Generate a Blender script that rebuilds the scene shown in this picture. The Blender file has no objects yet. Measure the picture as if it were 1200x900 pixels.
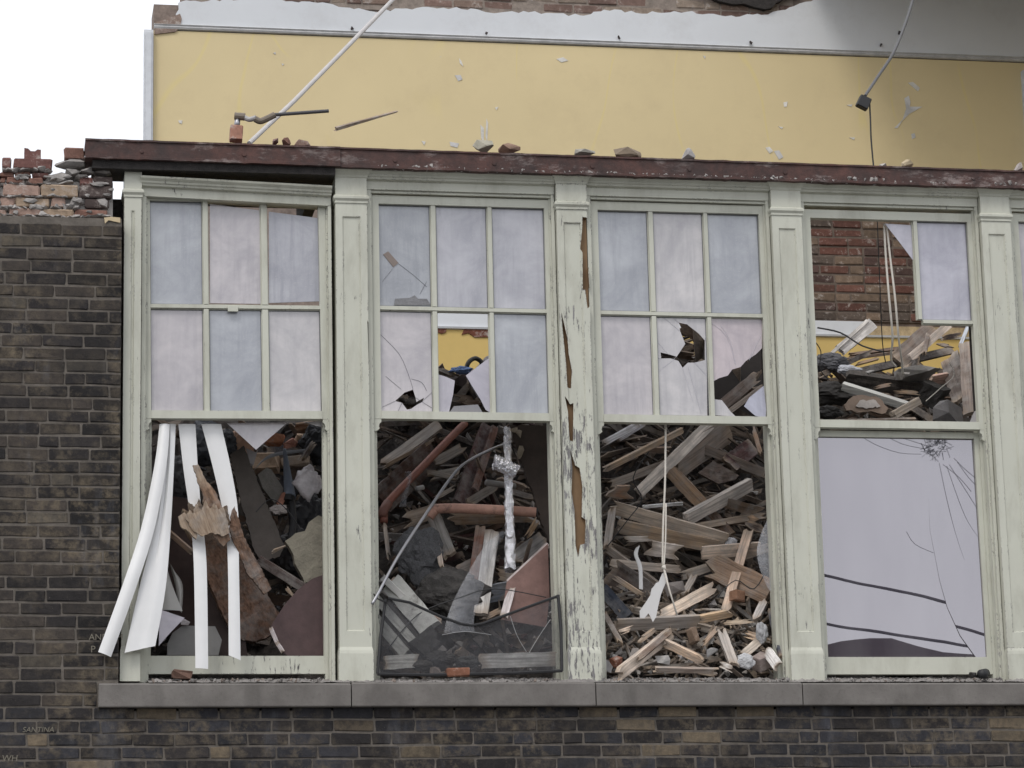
import bpy, bmesh, math, random
from mathutils import Vector, Matrix, noise as mnoise
random.seed(7)
SC = bpy.context.scene
COL = SC.collection

# ------------------------------------------------------------------ camera
F, PITCH, YAW, ROLL = 3379.7, .2245, .1797, -.0233      # focal length in 1200-px-wide pixels
CAM = Vector((-2.3923, -15.0, 2.3231))
_fwd = Vector((math.sin(YAW)*math.cos(PITCH), math.cos(YAW)*math.cos(PITCH), math.sin(PITCH)))
_r0 = Vector((math.cos(YAW), -math.sin(YAW), 0)); _u0 = _r0.cross(_fwd)
_R = math.cos(ROLL)*_r0 + math.sin(ROLL)*_u0
_U = -math.sin(ROLL)*_r0 + math.cos(ROLL)*_u0
cd = bpy.data.cameras.new('camera'); cam = bpy.data.objects.new('camera', cd); COL.objects.link(cam)
cd.sensor_width = 36; cd.lens = F/1200*36; cd.clip_start = .1; cd.clip_end = 3000
m = Matrix((_R, _U, -_fwd)).transposed().to_4x4(); m.translation = CAM
cam.matrix_world = m; SC.camera = cam

# ------------------------------------------------------------------ sky, sun, exposure
W = bpy.data.worlds.new('World'); SC.world = W; W.use_nodes = True
nt = W.node_tree; nt.nodes.clear()
wo = nt.nodes.new('ShaderNodeOutputWorld'); bg = nt.nodes.new('ShaderNodeBackground')
sky = nt.nodes.new('ShaderNodeTexSky'); sky.sky_type = 'NISHITA'; sky.sun_disc = False
SUN_EL, SUN_AZ = math.radians(52), math.radians(215)     # azimuth clockwise from +Y
sky.sun_elevation = SUN_EL; sky.sun_rotation = SUN_AZ; sky.dust_density = 3; sky.air_density = 1.2
mixs = nt.nodes.new('ShaderNodeMix'); mixs.data_type = 'RGBA'; mixs.inputs[0].default_value = .86
mixs.inputs[7].default_value = (11.2, 11.5, 12.2, 1)      # even cloud cover over the clear sky
tc = nt.nodes.new('ShaderNodeTexCoord'); cn = nt.nodes.new('ShaderNodeTexNoise'); cn.inputs['Scale'].default_value = 2.6; cn.inputs['Detail'].default_value = 5
cr_ = nt.nodes.new('ShaderNodeMapRange'); cr_.inputs[1].default_value = .3; cr_.inputs[2].default_value = .7; cr_.inputs[3].default_value = .8; cr_.inputs[4].default_value = 1.15
cm = nt.nodes.new('ShaderNodeVectorMath'); cm.operation = 'SCALE'; cm.inputs[0].default_value = (11.3, 11.5, 12.0)
nt.links.new(tc.outputs['Generated'], cn.inputs[0]); nt.links.new(cn.outputs[0], cr_.inputs[0]); nt.links.new(cr_.outputs[0], cm.inputs[3]); nt.links.new(cm.outputs[0], mixs.inputs[7])
nt.links.new(sky.outputs[0], mixs.inputs[6]); nt.links.new(mixs.outputs[2], bg.inputs[0])
bg.inputs[1].default_value = .105; nt.links.new(bg.outputs[0], wo.inputs[0])
sl = bpy.data.lights.new('sun', 'SUN'); sl.energy = 1.1; sl.angle = math.radians(18); sl.color = (1, .96, .9)
so = bpy.data.objects.new('sun', sl); COL.objects.link(so)
sdir = Vector((math.sin(SUN_AZ)*math.cos(SUN_EL), math.cos(SUN_AZ)*math.cos(SUN_EL), math.sin(SUN_EL)))
so.rotation_euler = sdir.to_track_quat('Z', 'Y').to_euler(); so.location = (-8, -10, 20)
SC.view_settings.view_transform = 'Standard'; SC.view_settings.look = 'None'
SC.view_settings.gamma = 1; SC.view_settings.use_curve_mapping = False; SC.view_settings.exposure = 0.18

# ------------------------------------------------------------------ survey helper: photograph point -> place on the plane Y
def U(px, py, Y=0.0):
    d = _fwd*F + _R*(px-600) + _U*(450-py)
    return CAM + d*((Y-CAM.y)/d.y)
def PXM(Y): return .00475*(15+Y)/15          # metres per photograph pixel at depth Y

# ------------------------------------------------------------------ materials
class N:
    def __init__(s, name):
        s.m = bpy.data.materials.new(name); s.m.use_nodes = True; s.t = s.m.node_tree; s.t.nodes.clear()
        s.o = s.n('OutputMaterial'); s.b = s.n('BsdfPrincipled'); s.l(s.b.outputs[0], s.o.inputs[0])
    def n(s, k): return s.t.nodes.new('ShaderNode'+k)
    def l(s, a, b): s.t.links.new(a, b)
    def set(s, sock, v):
        if hasattr(v, 'is_linked') or hasattr(v, 'links'): s.l(v, sock)
        else: sock.default_value = (*v, 1) if isinstance(v, tuple) and len(v) == 3 and sock.type == 'RGBA' else v
    def coord(s, kind='Object', scale=(1, 1, 1)):
        if kind == 'World': c = s.n('NewGeometry').outputs['Position']
        else: c = s.n('TexCoord').outputs[kind]
        mp = s.n('Mapping'); mp.inputs['Scale'].default_value = scale; s.l(c, mp.inputs[0]); return mp.outputs[0]
    def noise(s, co, scale=5, detail=6, rough=.6, dist=0):
        x = s.n('TexNoise'); s.l(co, x.inputs['Vector']); x.inputs['Scale'].default_value = scale
        x.inputs['Detail'].default_value = detail; x.inputs['Roughness'].default_value = rough; x.inputs['Distortion'].default_value = dist
        return x.outputs[0]
    def ramp(s, f, a, b, lo=0., hi=1.):
        x = s.n('MapRange'); x.inputs['From Min'].default_value = a; x.inputs['From Max'].default_value = b
        x.inputs['To Min'].default_value = lo; x.inputs['To Max'].default_value = hi; s.l(f, x.inputs[0]); return x.outputs[0]
    def math(s, op, a, b=0.):
        x = s.n('Math'); x.operation = op; s.set(x.inputs[0], a); s.set(x.inputs[1], b); return x.outputs[0]
    def mix(s, f, a, b, mode='MIX'):
        x = s.n('Mix'); x.data_type = 'RGBA'; x.blend_type = mode; s.set(x.inputs[0], f); s.set(x.inputs[6], a); s.set(x.inputs[7], b); return x.outputs[2]
    def bump(s, h, st=.3, d=.01):
        x = s.n('Bump'); x.inputs['Strength'].default_value = st; x.inputs['Distance'].default_value = d; s.l(h, x.inputs['Height']); s.l(x.outputs[0], s.b.inputs['Normal'])
    def p(s, **k):
        for a, v in k.items(): s.set(s.b.inputs[a.replace('_', ' ')], v)
    def ocol(s): return s.n('ObjectInfo').outputs['Color']
    def orand(s): return s.n('ObjectInfo').outputs['Random']
    def attr(s, name):
        x = s.n('Attribute'); x.attribute_name = name; return x

def edge_wear(a, radius):
    bv = a.n('Bevel'); bv.samples = 4; bv.inputs[0].default_value = radius
    g = a.n('NewGeometry'); d = a.n('VectorMath'); d.operation = 'DOT_PRODUCT'
    a.l(bv.outputs[0], d.inputs[0]); a.l(g.outputs['Normal'], d.inputs[1])
    return a.ramp(d.outputs['Value'], .995, .9)

def mat_paint(name, chip, edge=.5, low=.012, base=(.54, .543, .465)):
    a = N(name); cw = a.coord('World', (1, 1, .16)); c1 = a.coord('World')
    big = a.noise(c1, 1.6, 3); fine = a.noise(cw, 58, 9, .72); fine2 = a.noise(c1, 60, 4)
    dirt = a.noise(a.coord('World', (1, 1, .3)), 7, 6, .7)
    col = a.mix(a.ramp(big, .3, .7), base, tuple(v*.88 for v in base))
    col = a.mix(a.ramp(dirt, .48, .76, 0, .6), col, (.28, .27, .215))
    col = a.mix(a.ramp(a.noise(c1, 130, 3), .62, .8, 0, .3), col, (.42, .41, .34))
    e = a.math('MULTIPLY', edge_wear(a, .009), a.ramp(a.noise(c1, 3.1, 3, .6), .42, .56))
    th = a.math('ADD', fine, a.math('MULTIPLY', a.math('MULTIPLY', e, edge), a.ramp(fine2, .42, .62, 0, .42)))
    th = a.math('ADD', th, a.math('MULTIPLY', a.ramp(a.noise(c1, 2.3, 2), .4, .7, -.06, .08), 1.))
    sz = a.n('SeparateXYZ'); a.l(a.n('NewGeometry').outputs['Position'], sz.inputs[0]); th = a.math('ADD', th, a.ramp(sz.outputs[2], 4.6, 6.2, low, -low)); mask = a.ramp(th, .74-chip, .755-chip)
    wood = a.mix(a.ramp(a.noise(a.coord('World', (1, 1, .06)), 75, 5), .3, .7), (.07, .065, .068), (.29, .28, .275))
    col = a.mix(mask, col, wood)
    a.p(Base_Color=col, Roughness=a.math('ADD', a.math('MULTIPLY', mask, .25), .5))
    h = a.math('SUBTRACT', a.math('MULTIPLY', fine2, .12), mask); a.bump(h, .6, .004)
    return a.m
PAINT = mat_paint('sage_paint', .0); PAINT_W = mat_paint('sage_paint_worn', .075, .8); PAINT_P = mat_paint('sage_paint_peeling', .155, 1., .055)

def mat_brick(name, vcol=False):
    a = N(name); c = a.coord('World')
    base = a.attr('Col').outputs['Color'] if vcol else a.ocol()
    n1 = a.noise(c, 28, 8, .7); n2 = a.noise(c, 2.1, 4, .6); n3 = a.noise(c, 90, 4, .6)
    col = a.mix(a.ramp(n1, .35, .7), a.mix(1., base, (.62, .62, .66), 'MULTIPLY'), a.mix(1., base, (1.35, 1.32, 1.28), 'MULTIPLY'))
    col = a.mix(a.ramp(a.noise(c, 13, 8, .72), .46, .66, 0, .8), col, a.mix(a.ramp(n2, .4, .62), (.024, .021, .021), (.175, .14, .095)))
    col = a.mix(a.ramp(n3, .67, .75, 0, .5), col, (.2, .18, .155))
    col = a.mix(a.ramp(a.noise(a.coord('World', (1, 1, .25)), 4.2, 6, .7), .56, .76, 0, .5), col, (.13, .135, .155)); col = a.mix(a.ramp(a.noise(a.coord('World', (1, 1, .5)), 1.7, 5, .65), .5, .72, 0, .75), col, (.012, .011, .012))
    a.p(Base_Color=col, Roughness=.92); a.bump(a.math('ADD', n1, a.math('MULTIPLY', n3, .5)), .7, .006); return a.m
BRICK = mat_brick('sooty_brick')

def mat_raw(name, lo=.7, hi=1.3, sc=25, rough=.9, bump=.6, vcol=False, spot=None, bd=.006):
    a = N(name); c = a.coord('World'); base = a.attr('Col').outputs['Color'] if vcol else a.ocol()
    n1 = a.noise(c, sc, 8, .7); n2 = a.noise(c, sc*4, 4)
    col = a.mix(a.ramp(n1, .3, .7), a.mix(1., base, (lo, lo, lo), 'MULTIPLY'), a.mix(1., base, (hi, hi, hi), 'MULTIPLY'))
    if spot: col = a.mix(a.ramp(a.noise(c, sc*.5, 7, .75), .55, .65, 0, .8), col, spot)
    a.p(Base_Color=col, Roughness=rough); a.bump(a.math('ADD', n1, a.math('MULTIPLY', n2, .4)), bump, bd); return a.m
RAWBRICK = mat_raw('broken_brick', spot=(.40, .36, .33)); STONE = mat_raw('rubble_stone', .75, 1.2, 18)
MORTAR = mat_raw('mortar', .6, 1.35, 14); RUBBLE = mat_raw('rubble_mass', .55, 1.3, 22, vcol=True)
PLAINC = mat_raw('plain_coloured', .85, 1.1, 9, .55, .15); MATT = mat_raw('dusty_board', .65, 1.25, 7, .75, .25)
SHEET = mat_raw('white_vinyl', .93, 1.04, 3, .42, .03)

def mat_wood(name):
    a = N(name); g = a.noise(a.coord('Object', (1.6, 38, 38)), 1.6, 7, .62, .4); g2 = a.noise(a.coord('Object', (3, 120, 120)), 1, 4)
    d = a.noise(a.coord('Object', (3, 9, 9)), 1.3, 5, .65); base = a.ocol()
    col = a.mix(a.ramp(g, .36, .64), a.mix(1., base, (.62, .6, .59), 'MULTIPLY'), a.mix(1., base, (1.75, 1.75, 1.74), 'MULTIPLY'))
    col = a.mix(a.ramp(d, .5, .75, 0, .5), col, a.mix(1., base, (.36, .33, .32), 'MULTIPLY'))
    fr = a.attr('Fresh').outputs['Fac']
    fresh = a.mix(a.ramp(g2, .3, .7), (.2, .14, .095), (.47, .37, .275))
    col = a.mix(a.math('MULTIPLY', fr, .8), col, fresh)
    col = a.mix(a.ramp(a.noise(a.coord('World'), 9, 7, .7), .44, .68, 0, .6), col, (.33, .315, .30))
    a.p(Base_Color=col, Roughness=.82); a.bump(a.math('ADD', g, a.math('MULTIPLY', g2, .6)), .6, .004); return a.m
WOOD = mat_wood('split_wood')

def mat_steel():
    a = N('rusty_steel'); c = a.coord('World'); n1 = a.noise(c, 9, 8, .7); n2 = a.noise(c, 45, 5); n3 = a.noise(a.coord('World', (.6, 1, 1.6)), 7, 8, .75)
    col = a.mix(a.ramp(n1, .35, .68), (.032, .016, .014), (.105, .044, .034)); col = a.mix(a.ramp(n2, .5, .75, 0, .6), col, (.035, .02, .019))
    col = a.mix(a.ramp(n3, .53, .64, 0, .7), col, (.30, .25, .235)); col = a.mix(a.ramp(a.noise(c, 2.2, 5, .65), .48, .68, 0, .75), col, (.032, .021, .02))
    a.p(Base_Color=col, Roughness=.7); a.bump(a.math('ADD', n1, n2), .5, .006); return a.m
STEEL = mat_steel()

def mat_sill():
    a = N('sill_stone'); c = a.coord('World'); n1 = a.noise(c, 5, 7, .6); n2 = a.noise(c, 70, 5)
    col = a.mix(a.ramp(n1, .3, .7), (.105, .096, .089), (.18, .167, .155)); col = a.mix(a.ramp(n2, .55, .75, 0, .5), col, (.09, .08, .075))
    col = a.mix(a.ramp(a.noise(a.coord('World', (1, 1, .2)), 6, 5), .55, .75, 0, .55), col, (.085, .078, .072))
    a.p(Base_Color=col, Roughness=.88); a.bump(a.math('ADD', n1, n2), .35, .004); return a.m
SILL = mat_sill()

def mat_plaster(name, base, stain, stain2=None):
    a = N(name); c = a.coord('World'); n1 = a.noise(c, .9, 4, .6); n2 = a.noise(c, 60, 4)
    col = a.mix(a.ramp(n1, .3, .75), base, tuple(v*.9 for v in base)); col = a.mix(a.ramp(a.noise(c, 2.6, 7, .72), .52, .78, 0, .6), col, stain)
    if stain2:
        w = a.noise(a.coord('World', (1, 1, .35)), 1.3, 2, .5, .6)
        line = a.math('ABSOLUTE', a.math('SUBTRACT', w, .5)); lm = a.math('MULTIPLY', a.ramp(line, .012, .002), a.ramp(a.noise(c, 1.1, 2), .42, .52, 0, .32))
        col = a.mix(lm, col, stain2)
        col = a.mix(a.ramp(a.noise(c, 17, 4, .55), .74, .76, 0, .8), col, (.55, .52, .45))
    a.p(Base_Color=col, Roughness=.8); a.bump(a.math('ADD', a.noise(c, 8, 4), a.math('MULTIPLY', n2, .2)), .15, .006); return a.m
YELLOW = mat_plaster('yellow_plaster', (.68, .56, .325), (.57, .46, .27), (.70, .58, .2)); WHITEP = mat_plaster('white_plaster', (.66, .68, .705), (.5, .5, .51))

def mat_pane(name, rough=.3, ior=1.6):
    a = N(name); base = a.mix(1., a.ocol(), (.86, .86, .87), 'MULTIPLY'); va = a.n('VectorMath'); va.operation = 'ADD'; cb = a.n('CombineXYZ'); rr = a.math('MULTIPLY', a.orand(), 37.); a.l(rr, cb.inputs[0]); a.l(rr, cb.inputs[2]); a.l(a.coord('World'), va.inputs[0]); a.l(cb.outputs[0], va.inputs[1]); c = va.outputs[0]; st = a.noise(a.coord('World', (1, 1, .09)), 22, 5, .65); cl = a.noise(c, 3.8, 6, .65, .4)
    col = a.mix(a.ramp(cl, .3, .72), a.mix(1., base, (.68, .69, .72), 'MULTIPLY'), a.mix(1., base, (1.2, 1.2, 1.18), 'MULTIPLY'))
    col = a.mix(a.math('MULTIPLY', a.ramp(st, .47, .72, 0, .75), a.ramp(a.noise(c, 1.7, 2), .35, .65)), col, a.mix(1., base, (.58, .59, .62), 'MULTIPLY'))
    col = a.mix(a.ramp(a.noise(c, 150, 3), .62, .75, 0, .3), col, (.6, .58, .56))
    a.p(Base_Color=col, Roughness=a.ramp(cl, .3, .7, rough*.6, rough*1.4), IOR=ior); a.bump(a.noise(c, 5, 2), .08, .01); return a.m
PANE = mat_pane('filmed_glass', .16, 1.75)
def mat_mirrorpane():
    a = N('reflecting_glass'); c = a.coord('World')
    a.p(Base_Color=a.mix(a.ramp(a.noise(a.coord('World', (1, 1, .25)), 5, 5, .65), .35, .75), (.055, .05, .065), (.105, .1, .115)), Roughness=.004, IOR=3.35,
        Specular_Tint=(.92, .885, .93)); a.bump(a.noise(c, 1.6, 2), .006, .03); return a.m
MIRROR = mat_mirrorpane()
def mat_clear(name, alpha, colr, rough=.25):
    a = N(name); c = a.coord('World'); a.p(Base_Color=colr, Roughness=rough, Alpha=a.ramp(a.noise(c, 14, 5, .6), .3, .7, alpha*.6, min(1, alpha*1.35))); a.bump(a.noise(c, 30, 4), .5, .01); return a.m
PLASTIC = mat_clear('clear_plastic', .14, (.5, .51, .55)); BAG = mat_clear('plastic_bag', .7, (.72, .68, .70), .2); MESHM = mat_clear('insect_mesh', .22, (.075, .075, .082), .6)
GAUZE = mat_clear('torn_film', .2, (.55, .56, .6))
def mat_metal(name, col, rough=.3, bmp=0):
    a = N(name); a.p(Base_Color=col, Metallic=1., Roughness=rough)
    if bmp: a.bump(a.noise(a.coord('World'), 38, 5, .7), bmp, .012)
    return a.m
FOIL = mat_metal('silver_foil', (.88, .88, .92), .2, 1.); GALV = mat_metal('grey_conduit', (.34, .34, .36), .45)
def mat_plain(name, col, rough=.6):
    a = N(name); c = a.coord('World'); a.p(Base_Color=a.mix(a.noise(c, 20, 4), tuple(v*.75 for v in col), tuple(v*1.2 for v in col)), Roughness=rough); return a.m
BLACK = mat_plain('black_rubber', (.018, .018, .02)); CORD = mat_plain('white_cord', (.62, .58, .52), .8); CHALK = mat_plain('chalk', (.17, .155, .125), .95)
CRACK = mat_plain('glass_crack', (.06, .06, .075), .4); ROAD = mat_plain('asphalt', (.05, .05, .052), .9); PAVE = mat_plain('paving', (.27, .26, .24), .9)
CHAR = mat_raw('charred_and_gap_dark', .4, 1.7, 30, .8, .9)  # charred wood, also the black of gap strips and joist pocket

# ------------------------------------------------------------------ mesh helpers
def link(name, me, mat, parent=None, color=None, smooth=False):
    o = bpy.data.objects.new(name, me); COL.objects.link(o)
    if mat and not me.materials: me.materials.append(mat)
    if smooth:
        for p_ in me.polygons: p_.use_smooth = True
    if color: o.color = (*color, 1)
    if parent:
        o.parent = parent; o.matrix_parent_inverse = root_inv(parent)
    return o
ROOTM = {}
def root_inv(p):
    q = p
    while q.parent: q = q.parent
    return ROOTM.get(q.name, Matrix.Identity(4)).inverted() if p is q else Matrix.Identity(4)
def pyobj(name, v, f, mat, parent=None, color=None, smooth=False):
    me = bpy.data.meshes.new(name); me.from_pydata([tuple(x) for x in v], [], f); me.update()
    return link(name, me, mat, parent, color, smooth)
def tag(o, label, cat, group=None, kind=None):
    if label: o['label'] = label
    if cat: o['category'] = cat
    if group: o['group'] = group
    o['kind'] = kind or 'thing'
    return o
def empty(name, loc, label, cat, group=None):
    o = bpy.data.objects.new(name, None); COL.objects.link(o); o.location = loc; o.empty_display_size = .1
    ROOTM[o.name] = Matrix.Translation(loc); return tag(o, label, cat, group)
class MB:
    def __init__(s): s.v = []; s.f = []
    def add(s, v, f): k = len(s.v); s.v += [Vector(x) for x in v]; s.f += [tuple(i+k for i in q) for q in f]; return s
    def box(s, x0, x1, y0, y1, z0, z1, j=0.):
        r = lambda: random.uniform(-j, j) if j else 0
        v = [(x+r(), y+r(), z+r()) for z in (z0, z1) for y in (y0, y1) for x in (x0, x1)]
        return s.add(v, [(0, 2, 3, 1), (4, 5, 7, 6), (0, 1, 5, 4), (2, 6, 7, 3), (0, 4, 6, 2), (1, 3, 7, 5)])
    def extr(s, prof, x0, x1):             # prof: (y,z) ring, extruded along X
        n = len(prof); v = [(x, y, z) for x in (x0, x1) for y, z in prof]
        return s.add(v, [tuple(range(n)), tuple(range(2*n-1, n-1, -1))]+[(i, i+n, (i+1) % n+n, (i+1) % n) for i in range(n)])
    def stack(s, rings, yb):               # rings: (x0,x1,yf,z): lofted block against back plane yb
        v = []
        for x0, x1, yf, z in rings: v += [(x0, yf, z), (x1, yf, z), (x1, yb, z), (x0, yb, z)]
        f = [(3, 2, 1, 0), tuple(4*(len(rings)-1)+i for i in range(4))]
        for k in range(len(rings)-1):
            for i in range(4): f.append((4*k+i, 4*k+(i+1) % 4, 4*k+4+(i+1) % 4, 4*k+4+i))
        return s.add(v, f)
    def tube(s, pts, r, n=10, r1=None, cap=True):
        pts = [Vector(p_) for p_ in pts]; m_ = len(pts); v = []; f = []; up = None
        for i, p_ in enumerate(pts):
            t = (pts[min(i+1, m_-1)]-pts[max(i-1, 0)]).normalized()
            if up is None: up = t.orthogonal().normalized()
            up = (up-t*up.dot(t)).normalized(); b = t.cross(up); rr = r if r1 is None else r+(r1-r)*i/(m_-1)
            v += [p_+(up*math.cos(2*math.pi*k/n)+b*math.sin(2*math.pi*k/n))*rr for k in range(n)]
        for i in range(m_-1): f += [(i*n+k, i*n+(k+1) % n, (i+1)*n+(k+1) % n, (i+1)*n+k) for k in range(n)]
        if cap: f += [tuple(range(n-1, -1, -1)), tuple((m_-1)*n+k for k in range(n))]
        return s.add(v, f)
    def obj(s, name, mat, parent=None, color=None, smooth=False): return pyobj(name, s.v, s.f, mat, parent, color, smooth)

def smooth_path(pts, n=4):
    pts = [Vector(p_) for p_ in pts]; out = []
    for i in range(len(pts)-1):
        p0, p1, p2, p3 = pts[max(i-1, 0)], pts[i], pts[i+1], pts[min(i+2, len(pts)-1)]
        for k in range(n):
            t = k/n; out.append(.5*((2*p1)+(p2-p0)*t+(2*p0-5*p1+4*p2-p3)*t*t+(3*p1-p0-3*p2+p3)*t**3))
    return out+[pts[-1]]

def slab(name, pts, th, mat, parent=None, color=None, hole=None, jag=0., nrm=None):
    """solid sheet: ring of world points (near planar), thickness th away from the street"""
    bm = bmesh.new(); dirn = Vector(nrm) if nrm else Vector((0, 1, 0)); rings = [pts]+([hole] if hole else [])
    ed = []
    for ring in rings:
        rr = []
        for i, p_ in enumerate(ring):
            p_ = Vector(p_); q = Vector(ring[(i+1) % len(ring)]); rr.append(p_)
            if jag:
                k = max(1, int((q-p_).length/(jag*3)))
                for t in range(1, k): rr.append(p_.lerp(q, t/k)+Vector((random.uniform(-jag, jag), 0, random.uniform(-jag, jag))))
        vs = [bm.verts.new(x) for x in rr]; ed += [bm.edges.new((vs[i], vs[(i+1) % len(vs)])) for i in range(len(vs))]
    bmesh.ops.triangle_fill(bm, use_beauty=True, use_dissolve=False, edges=ed)
    if not bm.faces:
        bm.free(); return None
    ex = bmesh.ops.extrude_face_region(bm, geom=bm.faces[:])
    for e_ in ex['geom']:
        if isinstance(e_, bmesh.types.BMVert): e_.co += dirn*th
    bmesh.ops.recalc_face_normals(bm, faces=bm.faces[:])
    me = bpy.data.meshes.new(name); bm.to_mesh(me); bm.free()
    return link(name, me, mat, parent, color)

def plank_geo(L, w, t, nx=7, ny=4, jag0=0., jag1=0., bow=.0, taper=0.):
    v = []; fr = []; f = []
    e0 = [random.random()*jag0 for _ in range(ny+1)]; e1 = [random.random()*jag1 for _ in range(ny+1)]
    ph = random.uniform(0, 6); bw = [bow*math.sin(math.pi*i/nx) for i in range(nx+1)]
    for s_ in (1, -1):
        for i in range(nx+1):
            for j in range(ny+1):
                x = e0[j]+(L-e1[j]-e0[j])*i/nx; yw = (j/ny-.5)*w*(1-taper*i/nx)
                edge = (j in (0, ny)); yw += random.uniform(-1, 1)*w*.025*(1 if edge else .6)
                v.append((x, yw, s_*t/2+bw[i]+random.uniform(-1, 1)*t*.035))
                q = 0.
                if jag0 > .015 and x < e0[j]+jag0*.45: q = max(q, 1-(x-e0[j])/(jag0*.45+1e-6)*.6)
                if jag1 > .015 and x > L-e1[j]-jag1*.45: q = max(q, 1-(L-e1[j]-x)/(jag1*.45+1e-6)*.6)
                fr.append(min(1, max(0, q)))
    n1 = (nx+1)*(ny+1); I = lambda s_, i, j: s_*n1+i*(ny+1)+j
    for i in range(nx):
        for j in range(ny):
            f.append((I(0, i, j), I(0, i+1, j), I(0, i+1, j+1), I(0, i, j+1))); f.append((I(1, i, j), I(1, i, j+1), I(1, i+1, j+1), I(1, i+1, j)))
        f.append((I(0, i, 0), I(1, i, 0), I(1, i+1, 0), I(0, i+1, 0))); f.append((I(0, i, ny), I(0, i+1, ny), I(1, i+1, ny), I(1, i, ny)))
    for j in range(ny):
        f.append((I(0, 0, j), I(0, 0, j+1), I(1, 0, j+1), I(1, 0, j))); f.append((I(0, nx, j), I(1, nx, j), I(1, nx, j+1), I(0, nx, j+1)))
    return v, f, fr
def frame_on(p0, p1, roll):
    x = (p1-p0).normalized(); view = ((p0+p1)/2-CAM).normalized(); z = -(view-x*view.dot(x)).normalized()
    y = z.cross(x); c, s_ = math.cos(roll), math.sin(roll); y2 = y*c+z*s_; z2 = z*c-y*s_
    m_ = Matrix((x, y2, z2)).transposed().to_4x4(); m_.translation = p0; return m_
def plank(name, p0, p1, wpx, th, color, label, cat='plank', roll=.5, jag=.06, jag0=None, mat=None, group=None, bow=0., taper=0., parent=None):
    L = (p1-p0).length; w = wpx*PXM((p0.y+p1.y)/2)
    v, f, fr = plank_geo(L, w, th, jag0=jag if jag0 is None else jag0, jag1=jag, bow=bow, taper=taper)
    me = bpy.data.meshes.new(name); me.from_pydata(v, [], f); a = me.attributes.new('Fresh', 'FLOAT', 'POINT'); a.data.foreach_set('value', fr); me.update()
    o = link(name, me, mat or WOOD, None, color); o.matrix_world = frame_on(p0, p1, roll)
    if label: tag(o, label, cat, group)
    return o
def chunk(name, c, size, color, label=None, cat='rubble', mat=None, n=14, parent=None, group=None, flat=None):
    bm = bmesh.new(); s = Vector(size)
    for _ in range(n):
        d = Vector((random.gauss(0, 1), random.gauss(0, 1), random.gauss(0, 1))).normalized()
        mx = max(abs(d.x), abs(d.y), abs(d.z)); d = d.lerp(d/mx, .6); bm.verts.new((d.x*s.x/2, d.y*s.y/2, d.z*s.z/2))
    bmesh.ops.convex_hull(bm, input=bm.verts[:])
    for v in [v for v in bm.verts if not v.link_faces]: bm.verts.remove(v)
    bmesh.ops.translate(bm, vec=Vector(c), verts=bm.verts[:])
    me = bpy.data.meshes.new(name); bm.to_mesh(me); bm.free(); o = link(name, me, mat or STONE, parent, color)
    if label: tag(o, label, cat, group)
    return o
def block(name, c, size, rot, color, label=None, cat='brick', mat=None, parent=None, j=.004, bev=.006, group=None):
    bm = bmesh.new(); bmesh.ops.create_cube(bm, size=1)
    for v in bm.verts: v.co = Vector((v.co.x*size[0], v.co.y*size[1], v.co.z*size[2]))
    bmesh.ops.bevel(bm, geom=bm.edges[:], offset=bev, segments=1, affect='EDGES')
    for v in bm.verts: v.co += Vector([random.uniform(-j, j) for _ in range(3)])
    from mathutils import Euler
    bm.transform(Matrix.Translation(Vector(c)) @ Euler(rot).to_matrix().to_4x4())
    me = bpy.data.meshes.new(name); bm.to_mesh(me); bm.free(); o = link(name, me, mat or RAWBRICK, parent, color)
    if label: tag(o, label, cat, group)
    return o
def ribbon(name, lft, rgt, Ys, mat, color, label, cat, curl=.01, th=.003, n=5, crease=0.):
    """bent strip: left and right edge points in the photograph with a depth per station"""
    A = smooth_path([U(x, y, Y) for (x, y), Y in zip(lft, Ys)], 5); B = smooth_path([U(x, y, Y) for (x, y), Y in zip(rgt, Ys)], 5)
    v = []; f = []; m_ = len(A)
    for off in (0, th):
        for a_, b_ in zip(A, B):
            for k in range(n+1):
                t = k/n; p_ = a_.lerp(b_, t); p_ = p_+Vector((0, -curl*math.sin(math.pi*t)+off+(crease if k == n//2 else 0), 0)); v.append(p_)
    q = m_*(n+1)
    for i in range(m_-1):
        for k in range(n):
            a0 = i*(n+1)+k; f.append((a0, a0+n+1, a0+n+2, a0+1)); f.append((q+a0, q+a0+1, q+a0+n+2, q+a0+n+1))
        for k in (0, n): a0 = i*(n+1)+k; f.append((a0, q+a0, q+a0+n+1, a0+n+1))
    for i in (0, m_-1):
        for k in range(n): a0 = i*(n+1)+k; f.append((a0, a0+1, q+a0+1, q+a0))
    o = pyobj(name, v, f, mat, None, color, False)
    bm = bmesh.new(); bm.from_mesh(o.data); bmesh.ops.recalc_face_normals(bm, faces=bm.faces[:]); bm.to_mesh(o.data); bm.free()
    for p_ in o.data.polygons: p_.use_smooth = True
    o.data.set_sharp_from_angle(angle=.8)
    return tag(o, label, cat)
def pxpoly(pts, Y, ax=0., ay=0.):
    x0 = sum(p_[0] for p_ in pts)/len(pts); y0 = sum(p_[1] for p_ in pts)/len(pts)
    return [U(x, y, Y+ax*(x-x0)*.0048+ay*(y-y0)*.0048) for x, y in pts]

def scl(c, k): return tuple(v*k for v in c)

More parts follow.
